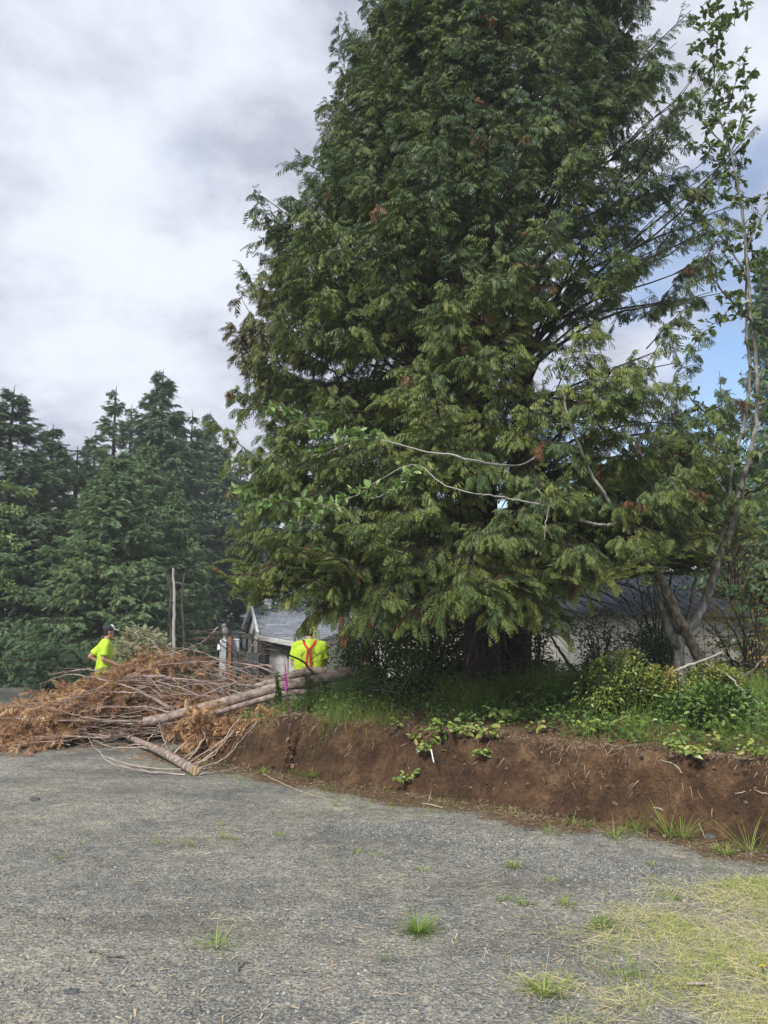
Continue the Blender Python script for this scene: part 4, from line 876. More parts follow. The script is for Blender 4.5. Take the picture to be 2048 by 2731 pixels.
    l1b = pxpath([(1262, 1316, 6.8, 5), (1180, 1290, 7.2, 5), (1110, 1240, 7.3, 4), (1030, 1270, 7.1, 4), (950, 1320, 6.8, 4), (860, 1352, 6.8, 3), (790, 1340, 6.8, 3), (710, 1345, 6.8, 2), (650, 1310, 6.8, 2)], rng, .004, None, .6)
    l2 = pxpath([(1655, 1392, D(1655), 14), (1625, 1340, 8.0, 13), (1600, 1300, 7.9, 12), (1570, 1250, 7.85, 12), (1545, 1190, 7.8, 10), (1520, 1130, 7.7, 9), (1505, 1060, 7.7, 7), (1500, 1010, 7.7, 5), (1490, 980, 7.7, 3)], rng, .004, None, .75)
    l3 = pxpath([(1570, 1255, 7.95, 9), (1480, 1190, 8.2, 8), (1390, 1240, 7.9, 9), (1270, 1230, 7.0, 10), (1200, 1212, 6.85, 9), (1145, 1207, 6.8, 7), (1040, 1178, 6.8, 5), (960, 1168, 6.8, 5), (880, 1162, 6.8, 4), (810, 1130, 6.8, 3), (760, 1098, 6.8, 3), (715, 1088, 6.8, 2)], rng, .003, None, .62)
    for l in (l1, l2): path_tube('limb', [l], BARKW, t, 8)
    path_tube('limb', [l3, l1b], BARKW, t, 6)
    tw = [pxpath(l, rng, .004) for l in ([(1545, 1150, 7.8, 5), (1510, 1135, 7.75, 4), (1482, 1130, 7.7, 2)], [(1440, 1348, D(1440), 4), (1445, 1320, 7.3, 3), (1430, 1300, 7.3, 2)], [(1465, 1348, 7.4, 4), (1455, 1400, 7.4, 3), (1452, 1440, 7.4, 2)],
        [(960, 1168, 6.8, 3), (890, 1200, 6.8, 3), (830, 1215, 6.8, 2)], [(700, 1345, 6.8, 2), (660, 1370, 6.8, 2), (640, 1360, 6.8, 2)], [(870, 1352, 6.8, 3), (830, 1370, 6.75, 3), (800, 1400, 6.7, 2)], [(1110, 1245, 6.8, 3), (1060, 1300, 6.8, 2), (990, 1330, 6.8, 2)], [(880, 1160, 6.8, 3), (860, 1140, 6.75, 2), (830, 1150, 6.7, 2)])]
    path_tube('twigs', tw, BARKW, t, 4)
    ct = lambda p, k: (p[0][-k:], p[1][-k:])
    leaves_on([ct(l3, 26), ct(l1b, 26), tw[3], tw[4], tw[5], tw[6], tw[7]], rng, .034, .092, leafmat('bright_leaf', [(.07, .14, .05), (.13, .22, .075), (.24, .36, .12), (.36, .46, .20)], trans=.25, rough=.38, nscale=2, spec=.6), t, 'leaves', .085, .5, .2, 4, .05)
    # thin bare and dead stems leaning around them
    for lst, lab in (([(1470, 1770-70, 10.6, 9), (1500, 1745, 10.6, 13), (1545, 1800, 10.5, 15), (1600, 1845, 10.3, 16)], 'dark curved dead stem arching over the stump beside the cypress'),
                     ([(1740, 1838, 8.9, 12), (1790, 1795, 8.4, 13), (1850, 1770, 8.3, 12), (1925, 1740, 8.1, 9)], 'pale broken branch lying across both grey stems on the right'),
                     ([(1880, 1770, 8.2, 6), (1940, 1800, 8, 7), (1990, 1850, 7.9, 8), (2048, 1895, 7.8, 9), (2100, 1920, 7.7, 9)], 'long white bare branch running down to the right edge'),
                     ([(1745, 1520, 9.4, 6), (1725, 1600, 9.4, 8), (1705, 1700, 9.4, 10), (1690, 1770, 9.4, 11)], 'thin dark stem rising behind the shrubs left of the grey tree'),
                     ([(2060, 1740, 8.9, 7), (2000, 1790, 8.9, 8), (1950, 1830, 8.9, 9), (1920, 1870, 8.9, 9)], 'dark bare stem slanting up to the right behind the white branch'),
                     ([(1525, 1795, 11, 5), (1522, 1830, 11, 7), (1545, 1870, 10.8, 8)], 'short dark snag beside the pale stump'),
                     ([(1865, 1490, 9.5, 12), (1850, 1560, 9.5, 13), (1835, 1640, 9.3, 14), (1800, 1730, 9.1, 15), (1790, 1880, 9.0, 15)], 'brown stem close behind the forked grey tree')):
        pth = pxpath(lst, rng, .006, None, .62); b = Vector(pth[0][-1]); r = thing('dead_sapling', b, lab, 'dead sapling'); path_tube('stem', [pth], BARKB if 'dark' in lab or 'brown' in lab else BARKW, r, 7)
        sb = side_branches(pth, rng, 5, .35, .004, .3); path_tube('twigs', sb, BARKB, r, 3)
    # three bare birch stems far left
    for lst, lab in (([(462, 1515, 22, 6), (465, 1600, 22, 8), (463, 1700, 22, 9), (466, 1790, 22, 10)], 'bare white spotted birch stem broken at the top, in front of the dark conifers'), ([(432, 1510, 22.4, 4), (455, 1570, 22.4, 7), (453, 1640, 22.4, 8), (462, 1780, 22.4, 9)], 'thin forked dead stem leaning against the birch stem from the left'),
                     ([(492, 1530, 22.6, 4), (486, 1600, 22.6, 7), (490, 1690, 22.6, 8), (492, 1790, 22.6, 9)], 'thin grey dead stem right of the birch stem')):
        pth = pxpath(lst, rng, .007); r = thing('dead_birch', Vector(pth[0][-1]), lab, 'dead tree'); path_tube('stem', [pth], BARKW if 'white' in lab else BARKG, r, 7); path_tube('twigs', side_branches(pth, rng, 7, .6, .008, .9, t0=.0), BARKG, r, 3)
right_trees()
# ---------------------------------------------------------------- shrubs and plants
def blob_shrub(name, px, py, Y, w, h, leaf, n, mat, label, cat='shrub', seed=0, stems=14, tint=.4, depth=None, group=None, zoff=0, spray=None, up_bias=.9, sink=.1, dens_noise=True, stemmat=None, droop=.2, base=None):
    """stems fan out of one root; leaves fill an uneven crown"""
    rng = np.random.default_rng(seed+500); x0 = P(px, py, Y).x; z0 = (Hf(x0, Y) if base is None else base)+zoff
    t = thing(name, (x0, Y, z0), label, cat, group); dp = depth or w*.8
    pos = []
    while len(pos) < n:
        q = rng.uniform(-1, 1, (n*2, 3)); q[:, 2] = rng.random(n*2); rr = np.sqrt(q[:, 0]**2+q[:, 1]**2+(q[:, 2]*2-.85)**2*.75)
        keep = (rr < .75+.5*fbm(q[:, 0]*2.3+seed, q[:, 2]*2.3+q[:, 1], 3+seed, 2)) & (rr > .30*rng.random(n*2)) & ((fbm(q[:, 0]*3.1+seed*3.1, q[:, 2]*4+q[:, 1]*2.2, seed, 2) > .40) | (not dens_noise)); pos += list(q[keep])
    pos = np.array(pos[:n])*[w/2, dp/2, h]+[x0, Y, z0]
    q = rng.choice(n, stems); tips = pos[q]; K = 7; a = np.linspace(0, 1, K)[None, :, None]; b = np.array([x0, Y, z0-sink])+rng.normal(0, .06*w, (stems, 3))*[1, 1, 0]
    st = b[:, None]+(tips-b)[:, None]*a; st[..., 2] += (np.sin(a[..., 0]*3.1)*.12*h); st += rng.normal(0, .012*w, st.shape)*np.sin(a*3.1)
    q2 = rng.choice(n, stems*4); e = pos[q2]; s0 = st[rng.integers(0, stems, stems*4), rng.integers(2, 6, stems*4)]; near = np.linalg.norm(e-s0, axis=1) < .6*w; e = e[near]; s0 = s0[near]; a2 = np.linspace(0, 1, 4)[None, :, None]
    tubes('stems', [(st, np.full((stems, 1), .004+.006*h)*np.linspace(1, .35, K)[None], 4), (s0[:, None]+(e-s0)[:, None]*a2+rng.normal(0, .01, (len(e), 4, 3)), np.full((len(e), 1), .0025+.001*h)*np.linspace(1, .5, 4)[None], 3)], stemmat or BARKT, t)
    c = np.array([x0, Y, z0+h*.35]); f = norm(pos-c)+rng.normal(0, .55, (n, 3)); f[:, 2] -= droop*rng.random(n); up = np.array([0, 0, up_bias])+.5*norm(pos-c)+rng.normal(0, .35, (n, 3))
    ti = np.clip(tint+rng.normal(0, .15, n)+.25*(fbm(pos[:, 0]*6, pos[:, 2]*6, seed, 2)-.5), 0, 1)
    Q, T, D = scatter(spray or LEAVES, pos, f, up, leaf*rng.uniform(.6, 1.25, n), ti, rng, .10)
    link('leaves', quadmesh(Q, T, smooth=spray is None), mat, t); return t
HUCK = leafmat('huckleberry_leaf', [(.035, .075, .022), (.085, .15, .035), (.20, .26, .05), (.42, .43, .10), (.44, .25, .11)], trans=.2, rough=.4, nscale=3, spec=.5)
DARKL = leafmat('dark_leaf', [(.035, .075, .025), (.07, .135, .042), (.12, .20, .06), (.19, .27, .09)], trans=.2, rough=.4, nscale=2.5, spec=.5)
SALAL = leafmat('salal_leaf', [(.035, .09, .025), (.075, .155, .038), (.16, .25, .055), (.31, .38, .09), (.42, .36, .14)], trans=.2, rough=.35, nscale=3, spec=.55)
REDL = leafmat('reddish_leaf', [(.07, .09, .03), (.15, .13, .05), (.24, .15, .07), (.20, .25, .08)], trans=.2, rough=.5, nscale=3)
ORL = leafmat('orange_green_leaf', [(.10, .14, .03), (.22, .24, .05), (.42, .28, .08), (.45, .20, .07)], trans=.3, rough=.5, nscale=3)
PALE = leafmat('pale_olive_foliage', [(.11, .125, .07), (.20, .215, .12), (.32, .33, .20), (.44, .44, .29)], trans=.2, rough=.6, nscale=2)
def shrubs():
    B = blob_shrub
    B('huckleberry_shrub', 1650, 1905, 8.2, .92, .66, .042, 4200, HUCK, 'dense huckleberry shrub with small yellow green leaves left of the grey tree', seed=1, stems=26, tint=.40)
    B('huckleberry_shrub', 1760, 1900, 8.4, .45, .36, .040, 1100, HUCK, 'low orange tinged huckleberry sprays against the foot of the grey tree', seed=2, stems=14, tint=.68)
    B('huckleberry_shrub', 1905, 1880, 8.2, .62, .42, .034, 2600, HUCK, 'small bright yellow green shrub right of the grey tree trunk', seed=3, stems=20, tint=.55)
    B('mixed_shrub', 1610, 1800, 9.8, .75, 1.0, .045, 1200, REDL, 'tall thin shrub with reddish and green leaves against the beige shed wall', seed=4, stems=22, tint=.35)
    B('dark_shrub', 1745, 1830, 9.6, .75, .72, .042, 3000, DARKL, 'dark green shrub with red tips behind the two grey stems', seed=5, stems=20, tint=.5)
    B('thicket_shrub', 1165, 1850, 11.0, 1.8, 1.15, .062, 8500, DARKL, 'broad dark thicket left of the cypress trunk hiding the shed wall', seed=6, stems=40, tint=.62, depth=1.0)
    B('thicket_shrub', 1010, 1830, 11.8, 1.1, 1.25, .055, 2600, LEAFA, 'light green thicket between the man in suspenders and the dark thicket', seed=7, stems=26, tint=.28)
    B('thicket_shrub', 935, 1800, 12.6, .9, 1.35, .06, 2000, LEAFA, 'pale leafed bush just right of the man in suspenders', seed=8, stems=22, tint=.35)
    B('dark_shrub', 1440, 1850, 11.0, .38, .85, .055, 900, DARKL, 'dark narrow shrub standing right of the cypress trunk', seed=9, stems=20, tint=.35)
    B('twiggy_shrub', 2010, 1870, 9.6, 1.35, 1.35, .06, 800, ORL, 'sparse twiggy shrub with orange and green leaves at the right edge', seed=10, stems=18, tint=.5, dens_noise=False)
    B('twiggy_shrub', 1760, 1760, 10.6, 1.2, 1.9, .05, 700, LEAFA, 'loose light shrub climbing behind the grey tree in front of the dark roof', seed=11, stems=16, tint=.35)
    B('bramble', 1930, 1985, 7.35, .66, .40, .062, 1300, SALAL, 'large leafy bramble mound on the bank right of the grey tree', seed=12, stems=22, tint=.32)
    B('bramble', 1800, 1965, 7.7, .42, .26, .055, 520, SALAL, 'small bramble at the foot of the grey tree', seed=13, stems=12, tint=.25)
    B('yellow_sprig', 1960, 1560, 8.6, .9, .75, .045, 260, ORL, 'yellowish leafy shoots crossing the dark shed roof on the right', cat='twigs', seed=14, stems=16, tint=.35, base=2.2, dens_noise=False)
    B('pale_bush', 378, 1745, 17.0, 1.35, 2.0, .24, 2600, PALE, 'rounded pale olive bush behind the brush pile, right of the man in the cap', seed=15, stems=30, tint=.78, spray=FRONDS_SMALL, up_bias=.5, base=Hf(-5.4, 17.4)-.02, dens_noise=False)
    B('pale_bush', 385, 1690, 19.5, .9, 1.5, .34, 160, HEM, 'green hemlock sapling behind the pale olive bush', seed=16, stems=12, tint=.5, spray=FRONDS_SMALL, dens_noise=False)
    B('edge_shrub', 560, 1760, 18.5, 1.9, 1.0, .07, 1500, SALAL, 'low flowering garden shrubs behind the pile in front of the house porch', seed=17, stems=24, tint=.35)
    B('garden_shrub', 640, 1735, 21, 1.2, 1.5, .09, 900, LEAFA, 'small green shrub between the meter box and the porch', seed=18, stems=16, tint=.3)
    # leafy boughs reaching in at the left edge
    rng = np.random.default_rng(5); t = thing('leafy_tree', (-10.5, 17.5, Hf(-10.5, 17.5)), 'light green broad leaved boughs hanging in at the left edge of the picture', 'tree')
    tk = smooth_path([(-10.5, 17.5, Hf(-10.5, 17.5)-.1), (-10.45, 17.5, 2), (-10.6, 17.4, 4), (-10.5, 17.5, 5.5)], [.16, .13, .09, .03]); path_tube('trunk', [tk], BARKG, t, 10)
    brs = []
    for a, b_, c_ in tuple(((-10.45, 17.5, z_), (-10.45+1.0*math.cos(a_), 17.5+1.0*math.sin(a_), z_+.5), (-10.45+2.0*math.cos(a_), 17.5+2.0*math.sin(a_), z_+.2)) for z_, a_ in ((2.2, 2.4), (2.9, 3.4), (3.5, 4.3), (4.1, 2.9), (3.2, 1.6), (4.4, 5.2), (2.5, 4.9), (4.6, .6), (4.9, 3.9), (2.4, 5.6)))+(((-10.45, 17.5, 3.3), (-9.4, 17.3, 3.9), (-8.15, 17.1, 3.4)), ((-10.45, 17.5, 2.6), (-9.3, 17.2, 2.9), (-7.95, 17.0, 2.35)), ((-10.5, 17.5, 4), (-9.4, 17.6, 4.4), (-8.5, 17.6, 4.2)), ((-10.4, 17.5, 2), (-9.5, 17.1, 2.1), (-8.5, 16.9, 1.7)), ((-10.4, 17.5, 3), (-9.3, 16.8, 3.2), (-8.4, 16.4, 2.9))):
        m = smooth_path([a, b_, c_], [.035, .02, .008], 14); brs.append(m); brs += side_branches(m, rng, 9, .8, .008, .1, t0=.2)
    path_tube('branches', brs, BARKG, t, 5); leaves_on(brs, rng, .06, .125, leafmat('light_leaf', [(.09, .15, .06), (.17, .25, .09), (.28, .37, .15), (.40, .47, .23)], trans=.25), t, 'leaves', .20, .45, .5, 5, .1)
shrubs()
# dark understorey along the far edge
def understorey():
    rng = np.random.default_rng(8); n = 9000; px = rng.uniform(-100, 700, n); Y = rng.uniform(22.2, 25.5, n); X = (px-1024)/F*Y; h = rng.random(n)**1.3*(.5+1.0*fbm(X*.8, Y, 3, 2)); z = H(X, Y)+h
    pos = np.stack([X, Y, z], 1); f = rng.normal(0, 1, (n, 3)); f[:, 2] *= .3; up = np.array([0, 0, 1.])+rng.normal(0, .4, (n, 3))
    Q, T, D = scatter(FRONDS_SMALL, pos, f, up, rng.uniform(.16, .34, n), np.clip(rng.normal(.35, .15, n), 0, 1), rng, .1)
    tag(link('undergrowth', quadmesh(Q, T), HEM), None, None, kind='stuff')
understorey()
# ---------------------------------------------------------------- broad leaf clumps, ferns, foxglove on the bank
def leaf_clump(px, py, size, n, leaf, label, mat=SALAL, tint=.45, seed=0, name='salal_plant', cat='plant', hgt=.16, group=None, proto=None):
    size *= 1.25; leaf *= 1.15; n = int(n*1.3); tint += .08
    g = G(px, py); rng = np.random.default_rng(900+seed); t = thing(name, g, label, cat, group); g = np.array(g); out = np.array([-.45, -.6, .3])
    st = []; pos = []; fw = []; up = []
    for k in range(max(3, n//7)):
        a = rng.uniform(0, 6.28); tip = g+np.array([math.cos(a)*size*.5, math.sin(a)*size*.35, hgt*rng.uniform(.4, 1.1)])*rng.uniform(.5, 1)+out*size*.15; q = np.linspace(0, 1, 5)[:, None]
        p = g+(tip-g)*q+np.array([0, 0, .04])*np.sin(q*3.1); st.append(p)
        for j in range(7): s = rng.uniform(.35, 1); pos.append(g+(tip-g)*s+rng.normal(0, .01, 3)+[0, 0, .02]); fw.append(np.array([math.cos(a+rng.normal(0, 1.1)), math.sin(a+rng.normal(0, 1.1)), rng.normal(.1, .3)])); up.append(np.array([-.25, -.5, .8])+rng.normal(0, .3, 3))
    tubes('stems', [(np.array(st), np.full((len(st), 5), .0028), 3)], BARKT, t); m = len(pos)
    Q, T, D = scatter(LEAVES, np.array(pos), np.array(fw), np.array(up), leaf*rng.uniform(.65, 1.2, m), np.clip(tint+rng.normal(0, .14, m), 0, 1), rng, .1)
    link('leaves', quadmesh(Q, T, smooth=True), mat, t)
def bank_plants():
    for i, (px, py, s, n, lf, tn, lab) in enumerate([
        (1080, 2092, .34, 44, .060, .38, 'glossy green salal plant growing alone low on the dirt face'),
        (1140, 2022, .28, 34, .058, .50, 'salal clump on the dirt face left of the white stake'), (1172, 2000, .24, 30, .058, .45, 'salal leaves hanging just above the white stake'),
        (1108, 1985, .22, 24, .050, .60, 'small pink tipped salal sprig at the lip of the bank'), (1180, 1962, .34, 42, .060, .45, 'salal clump at the lip of the bank below the tall grass'),
        (1235, 1968, .30, 36, .062, .55, 'yellow green salal beside the middle of the bank lip'), (1290, 1972, .34, 46, .060, .60, 'reddish tipped salal clump right of centre on the bank lip'),
        (1285, 2022, .22, 26, .050, .40, 'little salal sprig hanging below the reddish tipped clump'), (1345, 1925, .34, 44, .070, .50, 'large light salal plant behind the reddish tipped clump'),
        (1065, 1945, .26, 26, .052, .55, 'salal sprig left of the bank lip clumps'), (1560, 1965, .24, 24, .050, .5, 'small salal sprig on the bare needles in the middle right'),
        (1625, 1955, .28, 36, .056, .45, 'salal plant in front of the huckleberry shrub'), (1675, 1950, .26, 30, .058, .80, 'orange pink young salal leaves in front of the huckleberry shrub'),
        (1700, 1945, .22, 24, .055, .5, 'green salal just right of the orange pink leaves'), (1810, 2000, .30, 40, .055, .35, 'dark salal hanging over the bank below the grey tree'),
        (1845, 2030, .34, 50, .062, .62, 'bright yellow green salal overhanging the bank on the right'), (1900, 2005, .2, 18, .05, .85, 'pinkish salal shoot above the bright overhanging salal'),
        (2030, 2030, .3, 40, .05, .55, 'leafy sprig on the bank at the right edge'), (1702, 1985, .14, 14, .04, .5, 'tiny green seedling on the bare needles'), (1425, 1960, .2, 18, .06, .7, 'long yellow leaf sprig at the bank lip')]):
        leaf_clump(px, py, s, n, lf, lab, tint=tn, seed=i, group='salal plants along the bank')
    rng = np.random.default_rng(44)
    # foxglove
    g = P(772, 2050, 9.2); g.z = Hf(g.x, 9.2); top = P(757, 1738, 9.2); t = thing('foxglove', g, 'tall foxglove with a spike of purple bells in front of the logs', 'flower')
    m = Vector(g).lerp(top, .55)+V3(.02, 0, 0); pth = smooth_path([g, m, top], [.010, .007, .003], 20); path_tube('stem', [pth], simple('dark_stem', [(.05, .03, .03), (.10, .06, .05)], 9, .7, 0), t, 6)
    mb = MB(); mg = MB(); n = 34
    for k in range(n):
        s = k/(n-1); p = top.lerp(m, .10+.62*s); a = k*2.2; d = Vector((math.cos(a)*.75, -abs(math.sin(a))*.75-.1, -.55)).normalized(); L = .010+.024*s
        b = p+Vector((0, 0, 0)); e = b+d*L; (mb if s > .25 else mg).tube([b, b+d*L*.35, b+d*L*.8, e], [.003, .004+.002*s, .005+.004*s, .006+.006*s], 8, cap=False)
    mb.build('flowers', simple('foxglove_purple', [(.46, .04, .34), (.62, .10, .50)], 20, .6, 0), t, smooth=True); mg.build('buds', simple('pale_bud', [(.42, .36, .32), (.55, .48, .44)], 9, .7, 0), t, smooth=True)
    WIT = leafmat('withered_leaf', [(.07, .035, .025), (.15, .08, .055), (.26, .15, .10)], trans=.1, nscale=6)
    k = 40; z = rng.random(k)**1.6*.50; a = rng.uniform(0, 6.28, k); pos = np.array(g)[None]+np.stack([0*z, 0*z, z], 1)+np.array(m-g)[None]*0; fw = np.stack([np.cos(a), np.sin(a), rng.normal(.1, .5, k)], 1)
    Q, T, D = scatter(LEAVES, pos, fw, np.array([0, 0, 1.])+rng.normal(0, .5, (k, 3)), .075*(1-z)*rng.uniform(.6, 1.3, k)+.02, rng.uniform(.2, .8, k), rng, .1); link('withered_leaves', quadmesh(Q, T, smooth=True), WIT, t)
    # upright leafy green weeds in front of the logs
    WEED = leafmat('weed_leaf', [(.05, .11, .025), (.10, .19, .04), (.18, .29, .06)], trans=.3, nscale=4)
    for i, (px, pt, pb, w, lab) in enumerate(((822, 1785, 1905, 30, 'tallest bright green leafy weed in front of the man in suspenders'), (866, 1800, 1900, 24, 'second bright green weed, right of the tallest one'), (745, 1795, 1850, 18, 'short leafy weed just left of the foxglove flowers'), (850, 1850, 1930, 20, 'small green weed in the grass below the logs'))):
        Y = 9.9; g = P(px, pb, Y); g.z = max(Hf(g.x, Y), g.z-.1); t = thing('leafy_weed', g, lab, 'weed', 'green weeds by the logs'); st = []; pos = []; fw = []
        for s in range(5):
            tp = P(px+rng.normal(0, w*.35), pt+rng.uniform(0, 40), Y+rng.normal(0, .05)); b = g+V3(rng.normal(0, .03), rng.normal(0, .03), -.03); q = np.linspace(0, 1, 6)[:, None]; p = np.array(b)+(np.array(tp)-np.array(b))*q; st.append(p); ln = np.linalg.norm(p[-1]-p[0])
            for j in range(int(ln/.009)): u = rng.random()**.8; a = rng.uniform(0, 6.28); pos.append(p[0]+(p[-1]-p[0])*u); fw.append([math.cos(a), math.sin(a), .5])
        m_ = len(pos); tubes('stems', [(np.array(st), np.full((5, 6), .004), 4)], WEED, t); Q, T, D = scatter(LEAVES, np.array(pos), np.array(fw), np.tile([0, 0, 1.], (m_, 1))+rng.normal(0, .3, (m_, 3)), rng.uniform(.03, .06, m_), rng.uniform(.2, .8, m_), rng, .1); link('leaves', quadmesh(Q, T), WEED, t)
bank_plants()
# ---------------------------------------------------------------- grass, leaf litter and stones
GRASS = leafmat('green_grass', [(.06, .125, .028), (.12, .21, .042), (.21, .31, .06), (.36, .42, .11)], trans=.3, rough=.45, nscale=1.3)
DRY = leafmat('dry_grass', [(.16, .28, .035), (.42, .50, .10), (.68, .59, .31), (.82, .74, .50)], trans=.25, rough=.6, nscale=2.2)
STRAW = leafmat('straw', [(.22, .155, .10), (.42, .32, .21), (.60, .50, .35)], trans=.1, rough=.7, nscale=3)
def on_ground(rng, n, xr, yr, cond):
    X = rng.uniform(*xr, n*4); Y = rng.uniform(*yr, n*4); s, u = su(X, Y); k = cond(X, Y, s, u); X = X[k][:n]; Y = Y[k][:n]; return np.stack([X, Y, H(X, Y)], 1)
def inview(X, Y, m=80): return np.abs(X/Y) < (1024+m)/F/.99
def blades(rng, pos, length, width, tint, lean, name, mat, kind='stuff', parent=None, ttip=.2):
    n = len(pos); f = rng.normal(0, lean, (n, 3)); f[:, 2] = 1; a = rng.uniform(0, 6.28, n); up = np.stack([np.cos(a), np.sin(a), 0*a], 1)
    T0 = [(q*[1, width, 1], t) for q, t in BLADES]
    Q, T, D = scatter(T0, pos, f, up, length, tint, rng, ttip); o = link(name, quadmesh(Q, T, smooth=True), mat, parent)
    if kind: o['kind'] = kind
    return o
def vegetation():
    rng = np.random.default_rng(55)
    # green ground cover on the mound
    p = on_ground(rng, 15000, (-2.6, 6), (6.5, 13), lambda X, Y, s, u: (s > .50+.8*(fbm(X*1.6, Y*1.6, 61, 2)-.42)) & (s < 5) & (u > -1.6) & inview(X, Y) & (fbm(X*1.3, Y*1.3, 62, 2) > .36))
    n = len(p); p[:, 2] += rng.random(n)**1.4*(.10+.26*fbm(p[:, 0]*1.7, p[:, 1]*1.7, 63, 2)); f = rng.normal(0, 1, (n, 3)); f[:, 2] *= .3
    Q, T, D = scatter(LEAVES, p, f, np.array([-.1, -.35, .9])+rng.normal(0, .35, (n, 3)), rng.uniform(.025, .066, n), np.clip(rng.normal(.30, .13, n), 0, 1), rng, .08)
    tag(link('ground_cover', quadmesh(Q, T, smooth=True), SALAL), None, None, kind='stuff')
    p = on_ground(rng, 15000, (-2.6, 6), (6.5, 12.5), lambda X, Y, s, u: (s > .42+.8*(fbm(X*1.9, Y*1.9, 64, 2)-.42)) & (s < 4.2) & (u > -1.9) & inview(X, Y) & (fbm(X*1.9+3, Y*1.9, 65, 2) > .42))
    n = len(p); tall = fbm(p[:, 0]*1.5, p[:, 1]*1.5, 66, 2); blades(rng, p, rng.uniform(.10, .30, n)*(.5+1.1*tall), .40, np.clip(rng.normal(.42, .14, n), 0, 1), .35, 'grass', GRASS)
    # tall grass patches that stand out
    for i, (px, py, w, h, n, lab) in enumerate(((905, 1925, .55, .42, 420, 'tall light green grass clump below the right end of the logs'), (1020, 1930, .5, .36, 330, 'tall grass clump left of the salal on the bank lip'), (1250, 1890, .7, .42, 520, 'long bright grass clump in front of the cypress trunk'), (1478, 1860, .5, .46, 520, 'drooping dense grass clump right of the cypress trunk'), (1700, 1960, .3, .3, 140, 'thin upright grass in front of the huckleberry shrub'), (1975, 2000, .55, .34, 330, 'tall light grass right of the bramble mound'), (700, 1935, .5, .18, 260, 'short grass behind the foxglove stalk'), (1400, 1920, .4, .28, 220, 'grass clump at the bank lip below the dark narrow shrub'), (2030, 1960, .4, .3, 200, 'grass clump on the right edge behind the bank'))):
        g = G(px, py); q = np.zeros((n, 3)); q[:, 0] = g.x+rng.normal(0, w/3.4, n); q[:, 1] = g.y+rng.normal(0, w/5, n); q[:, 2] = H(q[:, 0], q[:, 1])-.01
        t = thing('grass_clump', g, lab, 'grass clump', 'tall grass clumps on the bank'); blades(rng, q, h*rng.uniform(.5, 1.2, n), .15, np.clip(rng.normal(.5, .15, n), 0, 1), .28, 'blades', GRASS, None, t)
    # needles, roots and dead stalks hanging over the lip
    p = on_ground(rng, 9000, (-2.6, 6), (5, 12), lambda X, Y, s, u: (s > -.45+.5*(fbm(X*2, Y*2, 71, 2)-.4)) & ((s < .0) | (s > .30)) & (s < 1.3) & (u > -2.4) & inview(X, Y)); n = len(p)
    f = rng.normal(0, 1, (n, 3)); f[:, 2] = rng.normal(.12, .2, n); T0 = [(q*[1, .9, .3], t) for q, t in BLADES]; p[:, 2] += .006
    Q, T, D = scatter(T0, p, f, np.array([0, 0, 1.])+rng.normal(0, .3, (n, 3)), rng.uniform(.04, .14, n), np.clip(rng.normal(.35, .2, n), 0, 1), rng, .1); tag(link('dead_stalks', quadmesh(Q, T), STRAW), None, None, kind='stuff')
    p = on_ground(rng, 8000, (-2.2, 5), (5, 11), lambda X, Y, s, u: (s > .14+.34*rng.random(len(X))) & (s < .60) & (u > -1.9) & inview(X, Y) & (fbm(X*4, Y*4, 76, 2) > .40)); n = len(p); f = np.array([-.61, -.79, -.55])+rng.normal(0, .55, (n, 3)); p[:, 2] += .012
    Q, T, D = scatter(T0, p, f, np.array([-.4, -.5, .8])+rng.normal(0, .3, (n, 3)), rng.uniform(.04, .15, n), np.clip(rng.normal(.45, .2, n), 0, 1), rng, .1); tag(link('dead_grass', quadmesh(Q, T), STRAW), None, None, kind='stuff')
    # crumbled clods on the cut face and at its foot
    Cc = np.array([[-1, -1, -1], [1, -1, -1], [1, 1, -1], [-1, 1, -1], [-1, -1, 1], [1, -1, 1], [1, 1, 1], [-1, 1, 1]])*.5; Ff = [(0, 3, 2, 1), (4, 5, 6, 7), (0, 1, 5, 4), (1, 2, 6, 5), (2, 3, 7, 6), (3, 0, 4, 7)]; CL = []
    for k in range(6): c = Cc*[1, .8, .7]+rng.normal(0, .13, Cc.shape); CL.append((np.array([[c[i] for i in f_] for f_ in Ff]), np.zeros((6, 4))))
    p = on_ground(rng, 3600, (-2, 5), (4.5, 11), lambda X, Y, s, u: (s > -.22) & (s < .46) & (u > -1.9) & inview(X, Y) & (fbm(X*3, Y*5, 78, 2) > .40)); n = len(p)
    Q, T, D = scatter(CL, p, rng.normal(0, 1, (n, 3)), rng.normal(0, 1, (n, 3)), .005+.034*rng.random(n)**3.5, rng.random(n), rng, 0); tag(link('soil_clods', quadmesh(Q, T), leafmat('clod', [(.03, .018, .011), (.06, .036, .021), (.11, .07, .04), (.17, .12, .075)], trans=0, rough=.95, nscale=2)), None, None, kind='stuff')
    # fine roots in the cut face
    n = 190; x = rng.uniform(-1.6, 4.0, n); s0 = rng.uniform(.08, .5, n)**1.0; q = np.linspace(0, 1, 7)[None]
    cx = -1.4+(x+1.4)*1.0; yy = 9.3+(-.610/.793)*(x+1.4)+s0/.793; L = rng.uniform(.05, .26, n)
    dx = rng.normal(0, .8, n); R_ = np.zeros((n, 7, 3)); R_[..., 0] = x[:, None]+dx[:, None]*L[:, None]*q-.25*L[:, None]*q+rng.normal(0, .012, (n, 7)); R_[..., 1] = yy[:, None]-.30*q*L[:, None]*(1+rng.random((n, 1)))+rng.normal(0, .004, (n, 7))
    R_[..., 2] = H(R_[..., 0], R_[..., 1])+.012+.02*np.sin(q*3.1)*rng.random((n, 1))
